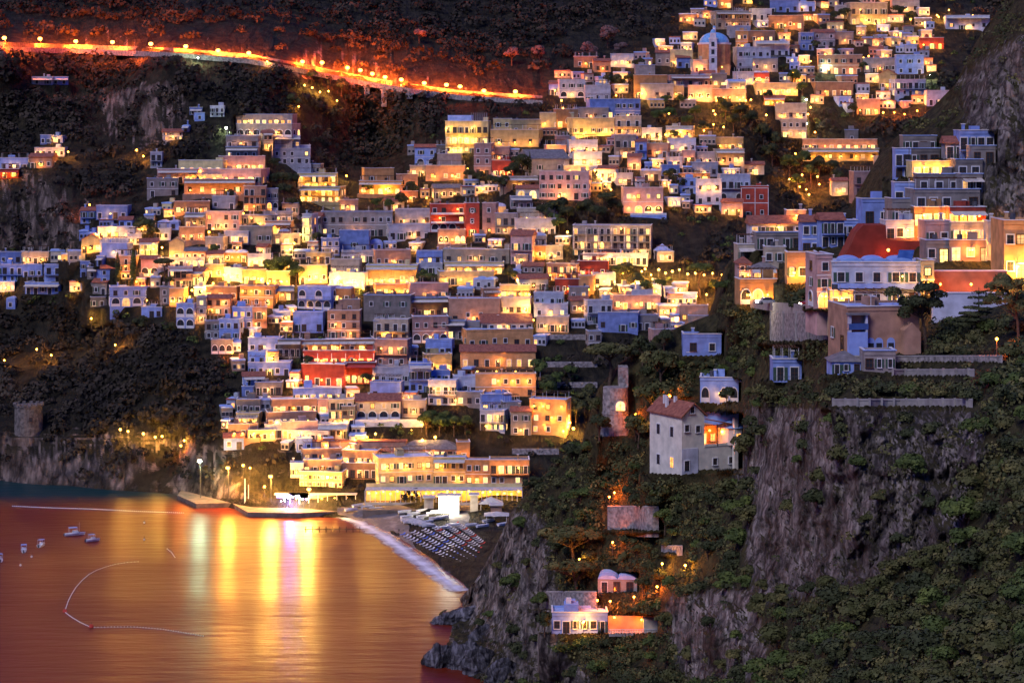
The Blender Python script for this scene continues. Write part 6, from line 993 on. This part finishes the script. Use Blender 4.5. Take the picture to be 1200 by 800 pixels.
# ground cover on the headland
def scatter(n, xr, yr, near, acc, rad, per, size, mat, name, label, zmin=-.2):
    X = rng.uniform(*xr, n); Y = rng.uniform(*yr, n); keep = acc(X, Y); X = X[keep]; Y = Y[keep]; C = []; N = []; S = []
    for x, y in zip(X, Y):
        d = surf(x, y, near); r_ = rng.uniform(*rad)*(1 if near else d/1000); p = P(x, y, d)
        yy = int(y); xx = int(x); w = int(r_*F/d*1.1)+1; hpx = int(r_*.9*F/d)+1
        if 0 <= xx < 1219 and 0 <= yy < 819 and HM[max(0,yy-hpx):min(819,yy+1), max(0,xx-w):min(1219,xx+w)].any(): continue
        c, v = blob(per, (p.x, p.y, p.z+r_*.25), (r_, r_, r_*.8), zmin); C.append(c); N.append(v); S.append(np.full(len(c), size*(r_/np.mean(rad))**.5))
    Q = leaf_quads(np.concatenate(C), np.concatenate(N), np.concatenate(S)); o = link(name, quads_mesh(name, Q, [mat])); tag(o, label, None, None, 'stuff'); return len(Q)
def rockmask(X, Y, polys, p):
    m = np.zeros(X.shape, bool)
    for q in polys: m |= inpoly(X, Y, q)
    return ~m | (rng.random(X.shape) < p)
acc = lambda X, Y: (Y > ridge(X)+1) & rockmask(X, Y, ROCKN, .05) & ~((X > 940) & (Y < 375) & (Y > 110+(1200-X)*.6)) & (fbm(X/26, Y/20, 3, 5) > -.16) & ((X < 860) | (Y < 570) | (rng.random(X.shape) < .4))
k1 = scatter(8500, (510, 1420), (-20, 860), True, acc, (.5, 2.4), 40, .2, 'leaf_olive', 'scrub', 'low scrub and grass tufts covering the headland')
k2 = scatter(5400, (560, 1420), (-20, 860), True, acc, (.9, 2.3), 45, .2, 'leaf_dark', 'undergrowth', 'dark undergrowth between the headland shrubs')
# right cliff hanging scrub
# far woods: everything not built up
def built_far(X, Y):
    polys = [[(230,300),(80,300),(0,290),(0,355),(90,360),(200,400),(260,420),(260,530),(300,600),(650,600),(760,420),(900,380),(880,250),(800,150),(1000,150),(1160,140),(1160,-10),(840,-10),(800,60),(650,90),(640,130),(520,140),(480,200),(400,210),(400,280),(330,290),(250,240),(170,240)], [(260,132),(365,135),(370,235),(260,235)], [(170,185),(310,185),(310,235),(170,235)]]
    m = np.zeros(X.shape, bool)
    for q in polys: m |= inpoly(X, Y, q)
    return m
RDX = [p[0] for p in RD]; RDY = [p[1] for p in RD]
accf = lambda X, Y: ~(built_far(X, Y) & (rng.random(X.shape) < .72)) & rockmask(X, Y, ROCKF, .18) & (np.abs(np.interp(X, RDX, RDY)-Y-3) > np.where(X < 660, 9, 0)) & (Y < np.interp(X, [-330,0,215,350,430,640], [540,560,565,575,585,590])) & (fbm(X/22, Y/16, 3, 6) > -.45)
k3 = scatter(11000, (-150, 1300), (-60, 590), False, accf, (1.8, 5.0), 42, .62, 'leaf_far', 'woodland', 'dark wood and scrub covering the mountainside', -.1)
acc2 = lambda X, Y: built_far(X, Y) & (Y < 590) & (fbm(X/20, Y/14, 3, 2) > -.1)
k4 = scatter(2600, (0, 1160), (0, 530), False, acc2, (1.0, 2.4), 40, .36, 'leaf_green', 'hillside_shrubbery', 'garden greenery filling gaps between the town houses', -.1)
# pale bare trees in the upper middle
for j, (x, y, s_) in enumerate(((690,70,1.6),(712,55,1.9),(728,66,1.3),(600,75,1.5),(632,72,1.4),(491,50,1.3))):
    tree('round', j % 3, P(x, y, farD(x, y)-2), s_, 'leaf_bare', 'bare_tree', None, (x, y-10), j, 'pale bare trees on the dark mountainside', 'tree', 'pale leafless tree')
print('LEAVES', k1, k2, k3, k4)
# ------------------------------------------------------------------ unused vertex of light: none; sky, sun, camera
w = bpy.data.worlds.new('World'); SC.world = w; w.use_nodes = True; nt = w.node_tree; bg = nt.nodes['Background']
sky = nt.nodes.new('ShaderNodeTexSky'); sky.sky_type = 'NISHITA'; sky.sun_disc = False; sky.sun_elevation = R(SUN_E); sky.sun_rotation = R(SUN_R); sky.ozone_density = 6; sky.air_density = 1.6; sky.dust_density = .5
mx = nt.nodes.new('ShaderNodeMix'); mx.data_type = 'RGBA'; mx.blend_type = 'MULTIPLY'; mx.inputs['Factor'].default_value = 1; nt.links.new(sky.outputs[0], mx.inputs[6]); mx.inputs[7].default_value = (*SKY_T, 1); 
tc = nt.nodes.new('ShaderNodeTexCoord'); sx = nt.nodes.new('ShaderNodeSeparateXYZ'); nt.links.new(tc.outputs['Generated'], sx.inputs[0])
def mrng(o, a, b):
    n = nt.nodes.new('ShaderNodeMapRange'); n.interpolation_type = 'SMOOTHSTEP'; n.inputs['From Min'].default_value = a; n.inputs['From Max'].default_value = b; nt.links.new(o, n.inputs['Value']); return n.outputs[0]
ml = nt.nodes.new('ShaderNodeMath'); ml.operation = 'MULTIPLY'; nt.links.new(mrng(sx.outputs['Z'], .62, .1), ml.inputs[0]); nt.links.new(mrng(sx.outputs['Y'], .35, .9), ml.inputs[1])
m2 = nt.nodes.new('ShaderNodeMix'); m2.data_type = 'RGBA'; nt.links.new(ml.outputs[0], m2.inputs['Factor']); nt.links.new(mx.outputs[2], m2.inputs[6]); m2.inputs[7].default_value = (*WARM_BAND, 1); nt.links.new(m2.outputs[2], bg.inputs['Color']); bg.inputs['Strength'].default_value = SKY_S  # warm band added to the unseen sky so the sea reflects red
sl = bpy.data.lights.new('Sun', 'SUN'); sl.energy = SUN_S; sl.angle = R(25); sl.color = (.85,.76,.84); so = bpy.data.objects.new('Sun', sl); COL.objects.link(so)
dv3 = Vector((.55, .75, -.9)); so.rotation_euler = dv3.to_track_quat('-Z', 'Y').to_euler(); so.location = (0, 0, 400)
cam = bpy.data.cameras.new('Camera'); co = bpy.data.objects.new('Camera', cam); COL.objects.link(co); co.location = (0, 0, H); co.rotation_euler = (R(90), 0, 0)
cam.sensor_width = 36; cam.lens = 36*F/1200; cam.shift_y = -(400-R0)/1200; cam.clip_end = 6000; cam.clip_start = 1; SC.camera = co
finish_labels()
SC.view_settings.view_transform = 'Standard'; SC.view_settings.look = 'None'; SC.view_settings.exposure = EXPO; SC.view_settings.gamma = 1; SC.view_settings.use_curve_mapping = False
SC.cycles.use_light_tree = True; SC.cycles.max_bounces = 3; SC.cycles.diffuse_bounces = 1; SC.cycles.glossy_bounces = 2; SC.cycles.sample_clamp_indirect = 3
print('OBJECTS', len(bpy.data.objects), 'lights', sum(o.type == 'LIGHT' for o in bpy.data.objects))
